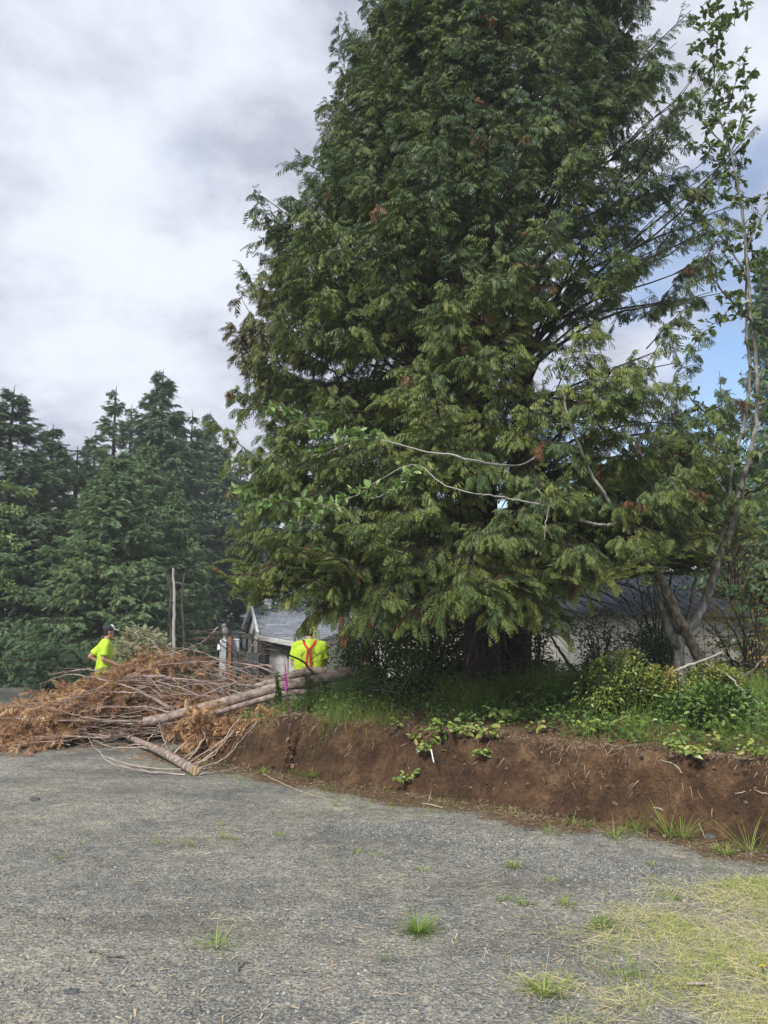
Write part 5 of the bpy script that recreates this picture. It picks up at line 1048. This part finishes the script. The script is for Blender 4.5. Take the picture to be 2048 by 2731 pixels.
    tag(tubes('roots', [(R_, rng.uniform(.0009, .0028, (n, 1))*np.linspace(1, .4, 7)[None], 3)], simple('root', [(.09, .055, .035), (.20, .14, .095)], 4, .8, 0)), None, None, kind='stuff')
    # small weeds and grass along the foot of the bank
    p = on_ground(rng, 6000, (-2.8, 5), (4.5, 12), lambda X, Y, s, u: (s > -.85+.5*(fbm(X*1.5, Y*1.5, 72, 2)-.4)) & (s < -.04) & (u > -2.2) & inview(X, Y) & (fbm(X*3.1, Y*3.1, 73, 2) > .52)); n = len(p)
    blades(rng, p, rng.uniform(.04, .14, n), .6, np.clip(rng.normal(.65, .2, n), 0, 1), .6, 'weeds', GRASS)
    p = on_ground(rng, 1500, (-2.8, 5), (4.5, 12), lambda X, Y, s, u: (s > -.6) & (s < .02) & (u > -2.2) & inview(X, Y) & (fbm(X*2.1, Y*2.1, 74, 2) > .5)); n = len(p); f = rng.normal(0, 1, (n, 3)); f[:, 2] = .25
    Q, T, D = scatter(LEAVES, p+[0, 0, .015], f, np.array([0, 0, 1.])+rng.normal(0, .3, (n, 3)), rng.uniform(.015, .035, n), np.clip(rng.normal(.5, .15, n), 0, 1), rng, .08); tag(link('weed_leaves', quadmesh(Q, T), SALAL), None, None, kind='stuff')
    # mown dry grass in the lower right corner
    def dm(X, Y):
        g = fbm(X*1.6, Y*1.6, 81, 3)-.5; d = (X-.97)*.9-(Y-3.65)*.0-.6*np.maximum(0, Y-4.45)**1.0*1.2-.25*np.maximum(0, 3.9-Y)
        return d+1.1*g
    p = on_ground(rng, 13500, (.6, 3.4), (3.0, 5.3), lambda X, Y, s, u: (dm(X, Y)+1.3*(fbm(X*5, Y*5, 88, 2)-.5) > rng.uniform(-.15, .75, len(X))) & inview(X, Y)); n = len(p); f = rng.normal(0, 1, (n, 3)); f[:, 2] = rng.normal(.10, .14, n); T0 = [(q*[1, .32, .35], t) for q, t in BLADES]; p[:, 2] += rng.random(n)*.025
    Q, T, D = scatter(T0, p, f, np.array([0, 0, 1.])+rng.normal(0, .3, (n, 3)), rng.uniform(.04, .20, n), np.clip(rng.normal(.60, .25, n), 0, 1), rng, .1); tag(link('dry_grass', quadmesh(Q, T), DRY), None, None, kind='stuff')
    p = on_ground(rng, 11000, (.5, 3.4), (3.0, 5.3), lambda X, Y, s, u: (dm(X, Y) > rng.uniform(0, .7, len(X))) & inview(X, Y) & (fbm(X*4.5, Y*4.5, 83, 2) > .49)); n = len(p); blades(rng, p, rng.uniform(.03, .10, n), .5, np.clip(rng.normal(.22, .2, n), 0, 1), .6, 'short_grass', DRY)
    p = on_ground(rng, 3000, (.2, 3.0), (2.9, 3.7), lambda X, Y, s, u: (X > .55+rng.normal(0, .25, len(X))) & inview(X, Y) & (fbm(X*3, Y*3, 85, 2) > .50)); n = len(p); blades(rng, p, rng.uniform(.02, .08, n), .25, np.clip(rng.normal(.5, .2, n), 0, 1), .6, 'low_green_grass', GRASS)
    # bits of straw all over the gravel
    p = on_ground(rng, 40000, (-4, 4), (2.9, 10), lambda X, Y, s, u: (s < -.1) & inview(X, Y) & (rng.random(len(X)) < 3.2/Y**1.7*(.4+1.2*fbm(X*1.4, Y*1.4, 95, 2)))); n = len(p); f = rng.normal(0, 1, (n, 3)); f[:, 2] = .03*rng.normal(0, 1, n); p[:, 2] += .006; T0 = [(q*[1, 2.2, .2], t) for q, t in BLADES]
    Q, T, D = scatter(T0, p, f, np.tile([0, 0, 1.], (n, 1))+rng.normal(0, .2, (n, 3)), rng.uniform(.008, .042, n)*(1+1.8*(rng.random(n) < .06)), np.clip(rng.normal(.8, .2, n), 0, 1), rng, .1); tag(link('straw', quadmesh(Q, T), STRAW), None, None, kind='stuff')
    # crushed stone
    C = np.array([[-1, -1, -1], [1, -1, -1], [1, 1, -1], [-1, 1, -1], [-1, -1, 1], [1, -1, 1], [1, 1, 1], [-1, 1, 1]])*.5; Fc = [(0, 3, 2, 1), (4, 5, 6, 7), (0, 1, 5, 4), (1, 2, 6, 5), (2, 3, 7, 6), (3, 0, 4, 7)]
    ST = []
    for k in range(8): c = C*[1, .75, .55]+rng.normal(0, .11, C.shape); ST.append((np.array([[c[i] for i in f_] for f_ in Fc]), np.zeros((6, 4))))
    def stones(n, xr, yr, cond, smin, smax, nm):
        p = on_ground(rng, n, xr, yr, cond); m = len(p); s = smin+(smax-smin)*rng.random(m)**2.6; a = rng.uniform(0, 6.28, m); f = np.stack([np.cos(a), np.sin(a), rng.normal(0, .3, m)], 1); p[:, 2] += s*.12
        Q, T, D = scatter(ST, p, f, np.array([0, 0, 1.])+rng.normal(0, .35, (m, 3)), s, rng.random(m), rng, 0); tag(link(nm, quadmesh(Q, T), STONE), None, None, kind='stuff')
    STONE, nt, b = newmat('crushed_stone'); a_ = nt.nodes.new('ShaderNodeAttribute'); a_.attribute_name = 'tint'; cc = ramp(nt, a_.outputs['Fac'], [(0, (.10, .105, .11)), (.5, (.195, .20, .20)), (.85, (.27, .27, .26)), (.97, (.33, .32, .29)), (1, (.50, .48, .42))]); nt.links.new(cc, b.inputs['Base Color']); b.inputs['Roughness'].default_value = .85
    stones(17000, (-3.5, 3.2), (2.8, 6.5), lambda X, Y, s, u: (s < -.15) & inview(X, Y) & (rng.random(len(X)) < (3.3/Y)**2.2*(.35+1.3*fbm(X*1.2, Y*1.2, 91, 2))), .003, .015, 'gravel_stones')
    stones(7000, (-.6, 3.6), (4.3, 6.8), lambda X, Y, s, u: (s < -.2) & inview(X, Y) & (np.abs(s+1.25+.35*(fbm(X*1.3, Y*1.3, 92, 2)-.5)) < .5*rng.random(len(X))**.7), .006, .018, 'coarse_gravel')
vegetation()
def tuft(px, py, n, h, tn, label, dead=False, group='grass tufts growing in the gravel', spread=.075, mat=None):
    n = int(n*1.7); h = h*1.15; tn = tn+.12
    g = G(px, py); rng = np.random.default_rng(int(px*7+py)); t = thing('grass_tuft', g, label, 'grass tuft', group)
    a = rng.uniform(0, 6.28, n); r = np.abs(rng.normal(0, spread*.35, n)); q = np.zeros((n, 3)); q[:, 0] = g.x+np.cos(a)*r; q[:, 1] = g.y+np.sin(a)*r; q[:, 2] = g.z-.004
    f = np.stack([np.cos(a)*.75, np.sin(a)*.75, .35+rng.random(n)], 1); up = np.stack([np.cos(a)*-.3, np.sin(a)*-.3, 1+0*a], 1); L = h*rng.uniform(.5, 1.2, n); T0 = [(b_*[1, min(.0055, .003+h*.02)/h/.035*.9, 1], t_) for b_, t_ in BLADES[:3]]
    Q, T, D = scatter(T0, q, f, up, L, np.clip(rng.normal(tn, .14, n), 0, 1), rng, .2); link('blades', quadmesh(Q, T, smooth=True), mat or GRASS, t); return t
def tufts():
    for a in ((1115, 2490, 110, .135, .42, 'biggest dark green grass tuft in the middle of the gravel', False), (1610, 2475, 80, .10, .3, 'flat dark green tuft at the left end of the dry grass'), (575, 2530, 34, .15, .45, 'tall wispy grass tuft with seed heads, left of centre in the gravel'),
              (1450, 2655, 50, .12, .55, 'tuft with a pinkish dry base near the bottom edge'), (1665, 2605, 50, .07, .35, 'small green tuft left of the bark curl'), (1370, 2315, 46, .09, .5, 'grass tuft on the coarse gravel'), (1340, 2400, 36, .06, .45, 'low tuft below the coarse gravel strip'),
              (1030, 2562, 18, .06, .3, 'little dark sprout right of the thin twig'), (1130, 2325, 24, .06, .6, 'yellowish tuft left of the coarse gravel'), (598, 2235, 34, .08, .65, 'yellow green tuft in the upper middle of the gravel'), (585, 2200, 20, .06, .6, 'smaller yellow tuft just above its neighbour'), (622, 2238, 24, .06, .7, 'pale yellow tuft at the end of the row'),
              (510, 2255, 12, .12, .6, 'single upright grass sprout standing alone'), (418, 2250, 12, .09, .55, 'tiny sprout between the two left tufts'), (220, 2252, 16, .06, .6, 'small tuft in the left gravel'), (158, 2290, 16, .08, .5, 'leftmost small sprout with one tall blade'), (950, 2275, 30, .06, .75, 'yellow dry tuft in a line on the right of centre'), (1000, 2285, 24, .06, .7, 'second dry tuft of that line'), (880, 2300, 20, .05, .65, 'faint low tuft below the dry line'),
              (750, 2230, 22, .06, .65, 'yellow tuft below the foot of the bank'), (805, 2180, 20, .05, .55, 'low green tuft near the gravel edge'), (735, 2170, 20, .05, .5, 'small green tuft near the gravel edge'), (1280, 2265, 22, .05, .6, 'small tuft among the darker gravel'), (1470, 2355, 30, .06, .6, 'tuft right of the coarse gravel strip'), (1750, 2350, 24, .06, .6, 'tuft below the right bank'), (1790, 2400, 40, .07, .45, 'darker tuft behind the dry grass'), (1930, 2395, 26, .06, .5, 'tuft at the back right of the dry grass'),
              (1740, 2310, 26, .06, .5, 'small green rosette under the right bank'), (1510, 2415, 40, .08, .6, 'tuft starting the dry grass patch'), (1400, 2415, 40, .07, .55, 'tuft between the coarse gravel and the dry grass'), (900, 2150, 24, .06, .6, 'tuft on the gravel edge below the salal plant')):
        tuft(*a[:6])
    for a in ((1470, 2225, 16, .16, .45, 'grass blades at the bank foot, left one of the tall ones'), (1640, 2235, 30, .2, .5, 'upright grass at the bank foot in the middle'), (1785, 2230, 26, .30, .5, 'tall grass stalks at the foot of the bank'), (1818, 2238, 34, .34, .5, 'tallest grass stalks at the foot of the bank'), (1700, 2215, 34, .18, .45, 'bushy grass at the foot of the bank'), (1560, 2205, 24, .10, .35, 'broad green weed rosette at the foot of the bank'), (1525, 2200, 14, .14, .35, 'blueish blades left of the weed rosette'), (2000, 2270, 24, .32, .5, 'tall thin grass at the bank foot near the right edge'), (1935, 2280, 40, .12, .5, 'low leafy tuft at the bank foot on the right'),
              (830, 2075, 50, .16, .35, 'leafy green tuft at the left foot of the bank'), (800, 2065, 40, .12, .4, 'green tuft right beside the foxglove foot'), (700, 2062, 40, .10, .55, 'light green tuft left of the foxglove foot'), (925, 2060, 24, .10, .45, 'small plant at the foot of the dirt face'), (1190, 2120, 20, .08, .6, 'thin dry tuft at the foot of the bank')):
        tuft(*a[:6], group='grass at the foot of the bank', spread=.10)
tufts()
def debris():
    rng = np.random.default_rng(77)
    def stick(lst, lab, mat, name='stick', S=7, wob=.002, lift=.0):
        pts = []
        for a, b, d in lst: g = G(a, b); g.z += d*g.y/F/2+lift; pts.append((g, .62*d*g.y/F/2))
        p, r = smooth_path([q[0] for q in pts], [q[1] for q in pts], None, rng, wob); c = Vector(p[len(p)//2]); o = tubes(name, [(p[None], r[None], S)], mat, origin=None); o.data.transform(Matrix.Translation(-c)); o.location = c; tag(o, lab, name.replace('_', ' '))
    DS = simple('dark_stick', [(.05, .035, .03), (.12, .09, .075)], 20, .8, .2); PS = simple('bleached_stick', [(.26, .21, .16), (.44, .37, .29)], 20, .8, .2)
    stick([(237, 2543, 7), (262, 2546, 8), (280, 2553, 6), (328, 2556, 7)], 'dark bent stick lying in the left gravel', DS)
    stick([(634, 2592, 5), (650, 2575, 7), (670, 2570, 6)], 'short brown stick in the middle of the gravel', DS)
    stick([(998, 2650, 4), (1040, 2653, 7), (1086, 2654, 6)], 'pale straw coloured stalk at the bottom of the gravel', PS)
    stick([(235, 2620, 3), (285, 2635, 5), (290, 2650, 4)], 'forked pale twig in the lower left gravel', PS)
    stick([(160, 2650, 4), (200, 2642, 5), (225, 2640, 4)], 'olive stem beside the lower left twig', simple('olive_stem', [(.16, .16, .06), (.24, .23, .1)], 9, .8, 0))
    stick([(1125, 2146, 5), (1150, 2150, 7), (1182, 2158, 6)], 'bleached stick at the foot of the bank', PS)
    stick([(1760, 2036, 4), (1800, 2050, 7), (1820, 2072, 5)], 'white broken stick on top of the right bank', PS, lift=.02)
    stick([(1740, 2158, 4), (1760, 2164, 7), (1770, 2168, 6)], 'stubby pale stick stuck in the dirt face', PS, lift=.01)
    stick([(1848, 2150, 5), (1850, 2165, 5), (1865, 2200, 4), (1880, 2240, 3)], 'pale root dangling down the right dirt face', PS, lift=.01)
    stick([(1960, 2122, 4), (2000, 2115, 5), (2018, 2105, 4)], 'white root near the right edge, upper one', PS, lift=.01)
    stick([(1975, 2145, 4), (1998, 2158, 5), (2018, 2174, 4)], 'white root near the right edge, lower one', PS, lift=.01)
    stick([(2010, 2110, 4), (2030, 2120, 5), (2048, 2123, 5)], 'white root reaching the right edge of the picture', PS, lift=.01)
    stick([(700, 2066, 4), (800, 2112, 5), (900, 2140, 4)], 'long dry stalk lying along the gravel edge', PS, 'dry_stalk')
    stick([(1620, 2400, 3), (1760, 2520, 4), (1900, 2560, 3)], 'long dry stalk lying in the dry grass', PS, 'dry_stalk')
    stick([(1520, 2530, 3), (1600, 2565, 4), (1680, 2580, 3)], 'straight pale stalk left of the dry grass', PS, 'dry_stalk')
    a, b = P(1157, 2034, 7.75), P(1150, 2000, 7.9); o = tubes('stake', [(np.array([[tuple(a), tuple(b)]]), np.array([[.006, .008]]), 7)], WHITE); c = a.copy(); o.data.transform(Matrix.Translation(-c)); o.location = c; tag(o, 'small white stake sticking out of the dirt face under the salal', 'stake')
    # curl of bark
    g = G(1865, 2640); mb = MB(); n = 9; V = []
    for j in range(8):
        for i in range(n): a_ = -2.0+4.3*i/(n-1); r = .017*(1-.25*abs(j-3)/4); V.append((g.x-.06+j*.0175, g.y+math.cos(a_)*r*1.1, g.z+.017+math.sin(a_)*r+rng.normal(0, .0012)))
    V += [(x, y, z-.0025) for x, y, z in V]; m = 8*n
    fs_ = [(j*n+i, j*n+i+1, (j+1)*n+i+1, (j+1)*n+i) for j in range(7) for i in range(n-1)]; fs_ += [tuple(k+m for k in f[::-1]) for f in fs_]
    mb.add(V, fs_); tag(mb.build('bark_curl', simple('pinkish_bark', [(.16, .11, .10), (.34, .26, .24), (.52, .46, .43)], 60, .8, .4, .004), origin=g, smooth=True), 'curled piece of pinkish bark beside the dry grass', 'bark')
    g = G(2035, 2612); t = thing('dandelion', g, 'yellow dandelion flower at the right edge of the dry grass', 'flower'); mb = MB(); mb.tube([g, g+V3(.004, 0, .03), g+V3(.0, 0, .055)], [.0018, .0016, .0016], 6); mb.build('stem', GRASS, t)
    mb = MB()
    for k in range(46): a_ = k*2.4; r = .016*math.sqrt((k+1)/46); c = g+V3(0, 0, .055); e = c+V3(math.cos(a_)*r, math.sin(a_)*r, .004+.006*(1-r/.016)); s_ = V3(-math.sin(a_), math.cos(a_), 0)*.0022; mb.add([tuple(c), tuple(c.lerp(e, .7)+s_), tuple(e), tuple(c.lerp(e, .7)-s_)], [(0, 1, 2, 3)])
    mb.build('petals', simple('dandelion_yellow', [(.80, .55, .01), (.90, .68, .02)], 9, .6, 0), t)
    for px, py, s, lab in ((92, 2134, .05, 'dark lump of asphalt on the left gravel'), (192, 2650, .035, 'flat dark stone at the bottom left'), (1760, 2605, .03, 'reddish brown stone left of the bark curl'), (1915, 2432, .03, 'pale stone at the back of the dry grass'), (1890, 2236, .06, 'two bluish stones touching the bank foot on the right'), (1410, 2215, .04, 'grey stone at the gravel edge')):
        g = G(px, py); mb = MB(); mb.sphere((g.x, g.y, g.z+s*.15), (s, s*.8, s*.42), 10, 7); me = mb.mesh(True)
        for v in me.vertices: v.co += Vector(rng.normal(0, s*.07, 3))
        tag(link('stone', me, simple('stone_%d' % (px % 3), [(.05, .055, .06), (.12, .12, .125)] if px != 1915 else [(.3, .29, .27), (.45, .43, .4)], 30, .85, .4), origin=g), lab.replace('two bluish stones', 'bluish stone'), 'stone')
debris()
# ---------------------------------------------------------------- felled trees and brush pile
BROWN = leafmat('dead_foliage', [(.12, .065, .045), (.29, .155, .088), (.48, .285, .155), (.64, .46, .26)], trans=.2, rough=.65, nscale=1.6)
LOGB = simple('log_bark', [(.12, .09, .075), (.27, .21, .18), (.44, .37, .33)], 7, .85, .6, .015, (2, 2, 2), detail=6)
PINKB = simple('cut_branch_bark', [(.13, .09, .075), (.28, .21, .18), (.42, .34, .30)], 6, .8, .3)
CUT = simple('cut_wood', [(.50, .34, .16), (.66, .49, .27)], 5, .75, .2, .01, (14, 14, 14))
def cut_face(p, d, r, parent, name='cut_face'):
    """sawn end with rings"""
    m, nt, b = (MATS.get('rings'), None, None)
    if m is None:
        m, nt, b = newmat('sawn_end'); w = nt.nodes.new('ShaderNodeTexWave'); w.wave_type = 'RINGS'; w.rings_direction = 'SPHERICAL'; w.inputs['Scale'].default_value = 18; w.inputs['Distortion'].default_value = 1.2
        tc = nt.nodes.new('ShaderNodeTexCoord'); nt.links.new(tc.outputs['Object'], w.inputs[0]); c = ramp(nt, w.outputs['Fac'], [(.1, (.42, .27, .12)), (.6, (.62, .44, .23)), (1, (.70, .54, .33))]); nt.links.new(c, b.inputs['Base Color']); b.inputs['Roughness'].default_value = .8; MATS['rings'] = m
    mb = MB(); d = Vector(d).normalized(); mb.tube([Vector(p)-d*.004, Vector(p)+d*.006], [r*.97, r*.93], 18); return mb.build(name, m, parent)
def settle(p, off=.0):
    p[..., 2] = np.maximum(p[..., 2], H(p[..., 0].ravel(), p[..., 1].ravel()).reshape(p.shape[:-1])+off); return p
def brown_branches(rng, prim, J, m, fs, t0, parent, tint=.45, sl=.22, droop=.12, dens=None, rad=.011):
    N, K, _ = prim.shape; settle(prim, .02)
    secs, rads, Q, T, D = conifer_parts(rng, prim, J, m, fs, sl, t0=t0, droop=droop, tint0=tint, templates=FRONDS_FINE, fdown=.05, deadf=0, ttip=.25, dens=dens, mess=1); settle(secs, .01)
    V = Q.reshape(-1, 3); g = H(V[:, 0], V[:, 1])+.004; V[:, 2] = np.maximum(V[:, 2], g+rng.random(len(V))*.02)
    tubes('branches', [(prim, rad*rng.uniform(.5, 1.3, (N, 1))*np.linspace(1, .25, K)[None], 5), (secs, rads*.8, 3)], PINKB, parent); link('foliage', quadmesh(V.reshape(-1, 4, 3), T), BROWN, parent)
def P1(x, y): return x*.4219, 1550+y*.4219
def pile():
    rng = np.random.default_rng(99)
    # front log
    a = P(519, 2063, 8.95); r0 = .055; a.z = Hf(a.x, a.y)+r0; e = P(335, 1962, 11.2); e.z = max(e.z, Hf(e.x, e.y)+.04)
    t = thing('felled_tree', a, 'small felled tree lying on the gravel with its round cut end towards the camera', 'felled tree', 'felled trees in the brush pile')
    pth = smooth_path([a, a.lerp(e, .5)+V3(.02, 0, .015), e, e.lerp(a, -.5)+V3(-.1, 0, .05)], [r0, .046, .034, .02], 26, rng, .0012); path_tube('trunk', [pth], LOGB, t, 16); cut_face(a, a-e, r0, t)
    L = [[(1190, 1150), (1300, 1080), (1450, 980), (1520, 910), (1500, 860), (1400, 835)], [(1250, 1190), (1400, 1130), (1500, 1030), (1620, 990)], [(930, 1015), (1000, 930), (1100, 880), (1240, 850)], [(1020, 1050), (1130, 960), (1200, 900), (1240, 845)], [(1180, 1140), (1290, 1000), (1270, 930), (1300, 850)], [(1100, 1090), (1200, 990), (1240, 900), (1250, 850)],
         [(1200, 1170), (1350, 1100), (1420, 1010), (1500, 930), (1600, 890)], [(1260, 1200), (1340, 1180), (1400, 1120)], [(1060, 1060), (1020, 960), (1000, 890)], [(1190, 1190), (900, 1180), (700, 1120), (600, 1060), (560, 990)], [(1170, 1230), (900, 1200), (700, 1150), (640, 1100)], [(1000, 1060), (850, 1050), (700, 1050), (580, 1000)], [(1260, 1235), (1400, 1225), (1500, 1180)], [(930, 1030), (800, 1040), (690, 1090)],
         [(1150, 1130), (1250, 1060), (1330, 1040), (1450, 1000)], [(1230, 1180), (1380, 1050), (1480, 900), (1560, 830)]]
    prs = []
    for l in L:
        q = [P1(*c) for c in l]; n = len(q); t0 = min(1, max(0, (P1(0, 1230)[1]-q[0][1])/110)); Y0 = 8.95+2.2*t0*.95
        pts = [P(x, y, Y0+.20*i*(1 if q[-1][0] > q[0][0] else .35)) for i, (x, y) in enumerate(q)]
        for p_ in pts: p_.z = max(p_.z, Hf(p_.x, p_.y)+.012)
        prs.append(smooth_path(pts, np.linspace(.0095, .0035, n), 16, rng, .006))
    path_tube('side_branches', prs, simple('pale_cut_branch_bark', [(.24, .18, .15), (.42, .34, .29), (.58, .50, .44)], 6, .8, .3), t, 5)
    sb = sum([side_branches(p_, rng, 5, .35, .0028, .25, t0=.4) for p_ in prs], []); path_tube('twigs', sb, PINKB, t, 3)
    N = 26; K = 8; q = np.linspace(0, 1, K)[None]; x0 = rng.uniform(-3.0, -2.15, N); y0 = rng.uniform(10.25, 11.1, N); an = rng.uniform(-.3, .9, N); ln = rng.uniform(.5, 1.15, N); pr = np.zeros((N, K, 3)); pr[..., 0] = x0[:, None]+np.cos(an)[:, None]*ln[:, None]*q; pr[..., 1] = y0[:, None]+np.sin(an)[:, None]*ln[:, None]*q*.5-.3*q; pr[..., 2] = .12+rng.random((N, 1))*.35+.25*np.sin(q*3)*rng.random((N, 1))-.25*q*q
    brown_branches(rng, pr, 18, 12, .10, .15, t, tint=.55, rad=.006)
    # long log across the pile
    def biglog(lst, lab, cutl=True, seed=0):
        pth = pxpath(lst, rng, .0018, 40, .66); a_ = Vector(pth[0][0]); t = thing('felled_tree', a_, lab, 'felled tree', 'felled trees in the brush pile'); path_tube('trunk', [pth], LOGB, t, 16)
        if cutl: cut_face(a_, a_-Vector(pth[0][2]), float(pth[1][0]), t)
        return t, pth
    t2, p2 = biglog([(386, 1925, 10.7, 36), (440, 1915, 10.7, 38), (540, 1888, 10.75, 40), (640, 1862, 10.8, 42), (760, 1830, 10.9, 44), (860, 1812, 11, 46), (935, 1793, 11.1, 47)], 'longest log, resting on the brush with its pale cut end at the left')
    t3, p3 = biglog([(652, 1842, 11.3, 26), (720, 1822, 11.4, 32), (800, 1796, 11.5, 36), (870, 1790, 11.6, 36)], 'thinner log lying behind the longest log, in front of the man in suspenders', False)
    t4, p4 = biglog([(560, 1905, 10.3, 20), (650, 1880, 10.4, 22), (760, 1850, 10.5, 24), (850, 1845, 10.6, 22)], 'short thin log tucked under the longest log', False)
    groups = {0: [], 1: []}
    L = [[(250, 650), (420, 590), (560, 600), (700, 640), (860, 680), (960, 740), (1100, 820)], [(400, 750), (560, 715), (720, 700), (880, 710), (1000, 750), (1110, 830)], [(500, 830), (650, 800), (850, 795), (960, 800), (1070, 830)], [(0, 865), (200, 870), (450, 880), (700, 895), (910, 912)], [(740, 630), (900, 628), (1020, 640), (1150, 680), (1300, 740), (1400, 755)], [(880, 560), (1100, 545), (1250, 560), (1400, 570), (1659, 530), (1720, 545)],
         [(950, 700), (1200, 660), (1400, 650), (1650, 660)], [(980, 730), (1150, 715), (1300, 725), (1400, 750)], [(1000, 530), (1300, 510), (1500, 520), (1659, 550), (1850, 640)], [(1170, 375), (1350, 360), (1420, 380), (1530, 490), (1600, 600)], [(1200, 330), (1400, 330), (1620, 380), (1900, 500), (1980, 590)], [(180, 940), (400, 950), (560, 985), (700, 975), (820, 965)], [(300, 800), (600, 870), (900, 890)], [(1100, 800), (1330, 700), (1500, 640)], [(850, 330), (960, 380), (1010, 440), (1050, 520)], [(1300, 300), (1370, 380), (1480, 470), (1560, 560)],
         [(1060, 470), (1200, 420), (1300, 370), (1380, 290)], [(640, 700), (760, 620), (900, 600), (1050, 600)], [(1400, 600), (1500, 640), (1659, 720), (1750, 740)], [(1200, 560), (1400, 600), (1600, 690)], [(1000, 600), (1300, 640), (1500, 700), (1620, 700)], [(300, 590), (450, 570), (560, 560), (640, 575)], [(1560, 500), (1580, 430), (1640, 360)], [(1050, 420), (1250, 440), (1500, 560)]]
    for i, l in enumerate(L):
        q = [P1(*c) for c in l]; my = np.mean([c[1] for c in q]); Y0 = np.interp(my, [1690, 1760, 1850, 1900, 1960], [12.6, 12.2, 11.0, 10.6, 10.9]); n = len(q)
        if q[-1][0] > 780: Y0 = 10.3
        pts = [P(x, y, Y0+(.35 if q[0][0] < 200 else .15)*(n-1-j)/n) for j, (x, y) in enumerate(q)]
        for p_ in pts: p_.z = max(p_.z, Hf(p_.x, p_.y)+.015)
        prs = smooth_path(pts, np.linspace(.005, .0155, n), 20, rng, .006); o = path_tube('branch', [prs], PINKB if i not in (9, 10, 15) else BARKT, t2 if i % 2 else t3, 5)
        groups[i % 2].append(prs)
    for tt, gp in ((t3, groups[0]), (t2, groups[1])):
        sb = sum([side_branches(p_, rng, 12, .55, .0035, .2, t0=.0) for p_ in gp], []); path_tube('twigs', sb, PINKB, tt, 3)
    # fanned brown tops making up the body of the pile
    def fan(n, xr, yr, zr, Lr, seed, hd=(np.pi-.55, np.pi+.35)):
        r = np.random.default_rng(seed); K = 9; q = np.linspace(0, 1, K)[None]; x0 = r.uniform(*xr, n); y0 = r.uniform(*yr, n); a_ = r.uniform(*hd, n); ln = r.uniform(*Lr, n); p = np.zeros((n, K, 3)); p[..., 0] = x0[:, None]+np.cos(a_)[:, None]*ln[:, None]*q; p[..., 1] = y0[:, None]+np.sin(a_)[:, None]*ln[:, None]*q+r.normal(0, .02, (n, K))
        top = np.interp(p[..., 0], [-6.6, -6.0, -5.4, -4.7, -3.9, -3.2, -2.2, -1.2, -.5], [.16, .52, .84, 1.05, 1.22, 1.38, 1.2, .92, .7]); fr = np.interp(p[..., 1], [10.4, 11.2, 12.2, 13.0], [.20, .62, 1.0, .85]); lev = r.uniform(.08, .95, (n, 1)); p[..., 2] = top*fr*lev*(1-.25*q**3)+.06*np.sin(q*3.1); return p
    for i, (n, xr, yr, Lr, tn, lab) in enumerate(((20, (-4.6, -3.0), (11.0, 12.2), (1.3, 2.6), .55, 'heap of orange brown dead cypress boughs at the left end of the pile'), (32, (-3.6, -1.5), (11.2, 12.8), (1.0, 2.4), .40, 'reddish brown boughs in the middle of the pile behind the logs'), (12, (-4.6, -3.2), (12.4, 13.4), (1.2, 2.0), .62, 'yellowish dead boughs at the back of the pile beside the man in the cap'), (9, (-4.4, -3.6), (10.6, 11.2), (1.0, 2.2), .50, 'low dead boughs spread on the gravel along the front of the pile'))):
        t = thing('dead_boughs', (np.mean(xr), np.mean(yr), 0), lab, 'dead boughs', 'dead cypress boughs in the brush pile'); pr = fan(n, xr, yr, (0, 1), Lr, 300+i)
        if i == 3: pr[..., 2] *= .35
        brown_branches(rng, pr, 22, 13, .105, .22, t, tint=tn, sl=.20)
    # tangle of twigs with little foliage
    pr = fan(170, (-3.4, -.7), (10.9, 12.6), (0, 1), (.6, 1.8), 400, (np.pi-.9, np.pi+.6)); settle(pr, .02)
    pr2 = fan(60, (-2.2, -.2), (10.4, 11.6), (0, 1), (.4, 1.2), 401, (0, 6.28)); settle(pr2, .02)
    r = np.random.default_rng(5); both = settle(np.concatenate([pr, pr2])+np.array([0, 0, .0]), .02); o = tubes('brush', [(both, r.uniform(.003, .010, (len(both), 1))*np.linspace(1, .3, 9)[None], 4)], PINKB); tag(o, None, None, kind='stuff')
    # fallen bits on the gravel in front
    n = 500; X = rng.uniform(-5.2, -1.6, n); Y = rng.uniform(9.6, 11.3, n)-.0*X; p = np.stack([X, Y, H(X, Y)+.012], 1); f = rng.normal(0, 1, (n, 3)); f[:, 2] = .05
    keep = Y > 9.6+.5*rng.random(n)+np.where(X < -3.2, .9, 0); Q, T, D = scatter(FRONDS_SMALL, p[keep], f[keep], np.tile([0, 0, 1.], (keep.sum(), 1)), rng.uniform(.05, .15, keep.sum()), rng.uniform(.3, .8, keep.sum()), rng, .1); V = Q.reshape(-1, 3); V[:, 2] = np.maximum(V[:, 2], H(V[:, 0], V[:, 1])+.004); tag(link('needle_litter', quadmesh(V.reshape(-1, 4, 3), T), BROWN), None, None, kind='stuff')
pile()

# ---------------------------------------------------------------- lens veil imitated by an added thin haze
def veil_haze():
    m = bpy.data.materials.new('veil_haze'); m.use_nodes = True; nt = m.node_tree; nt.nodes.clear(); o = nt.nodes.new('ShaderNodeOutputMaterial'); v = nt.nodes.new('ShaderNodeVolumePrincipled')
    v.inputs['Density'].default_value = .0020; v.inputs['Color'].default_value = (.93, .96, 1.0, 1); v.inputs['Anisotropy'].default_value = .2; nt.links.new(v.outputs[0], o.inputs['Volume'])
    tag(MB().box((0, 0, 5.6), (330, 330, 22.8)).build('veil_haze', m), None, None, kind='stuff')
veil_haze()
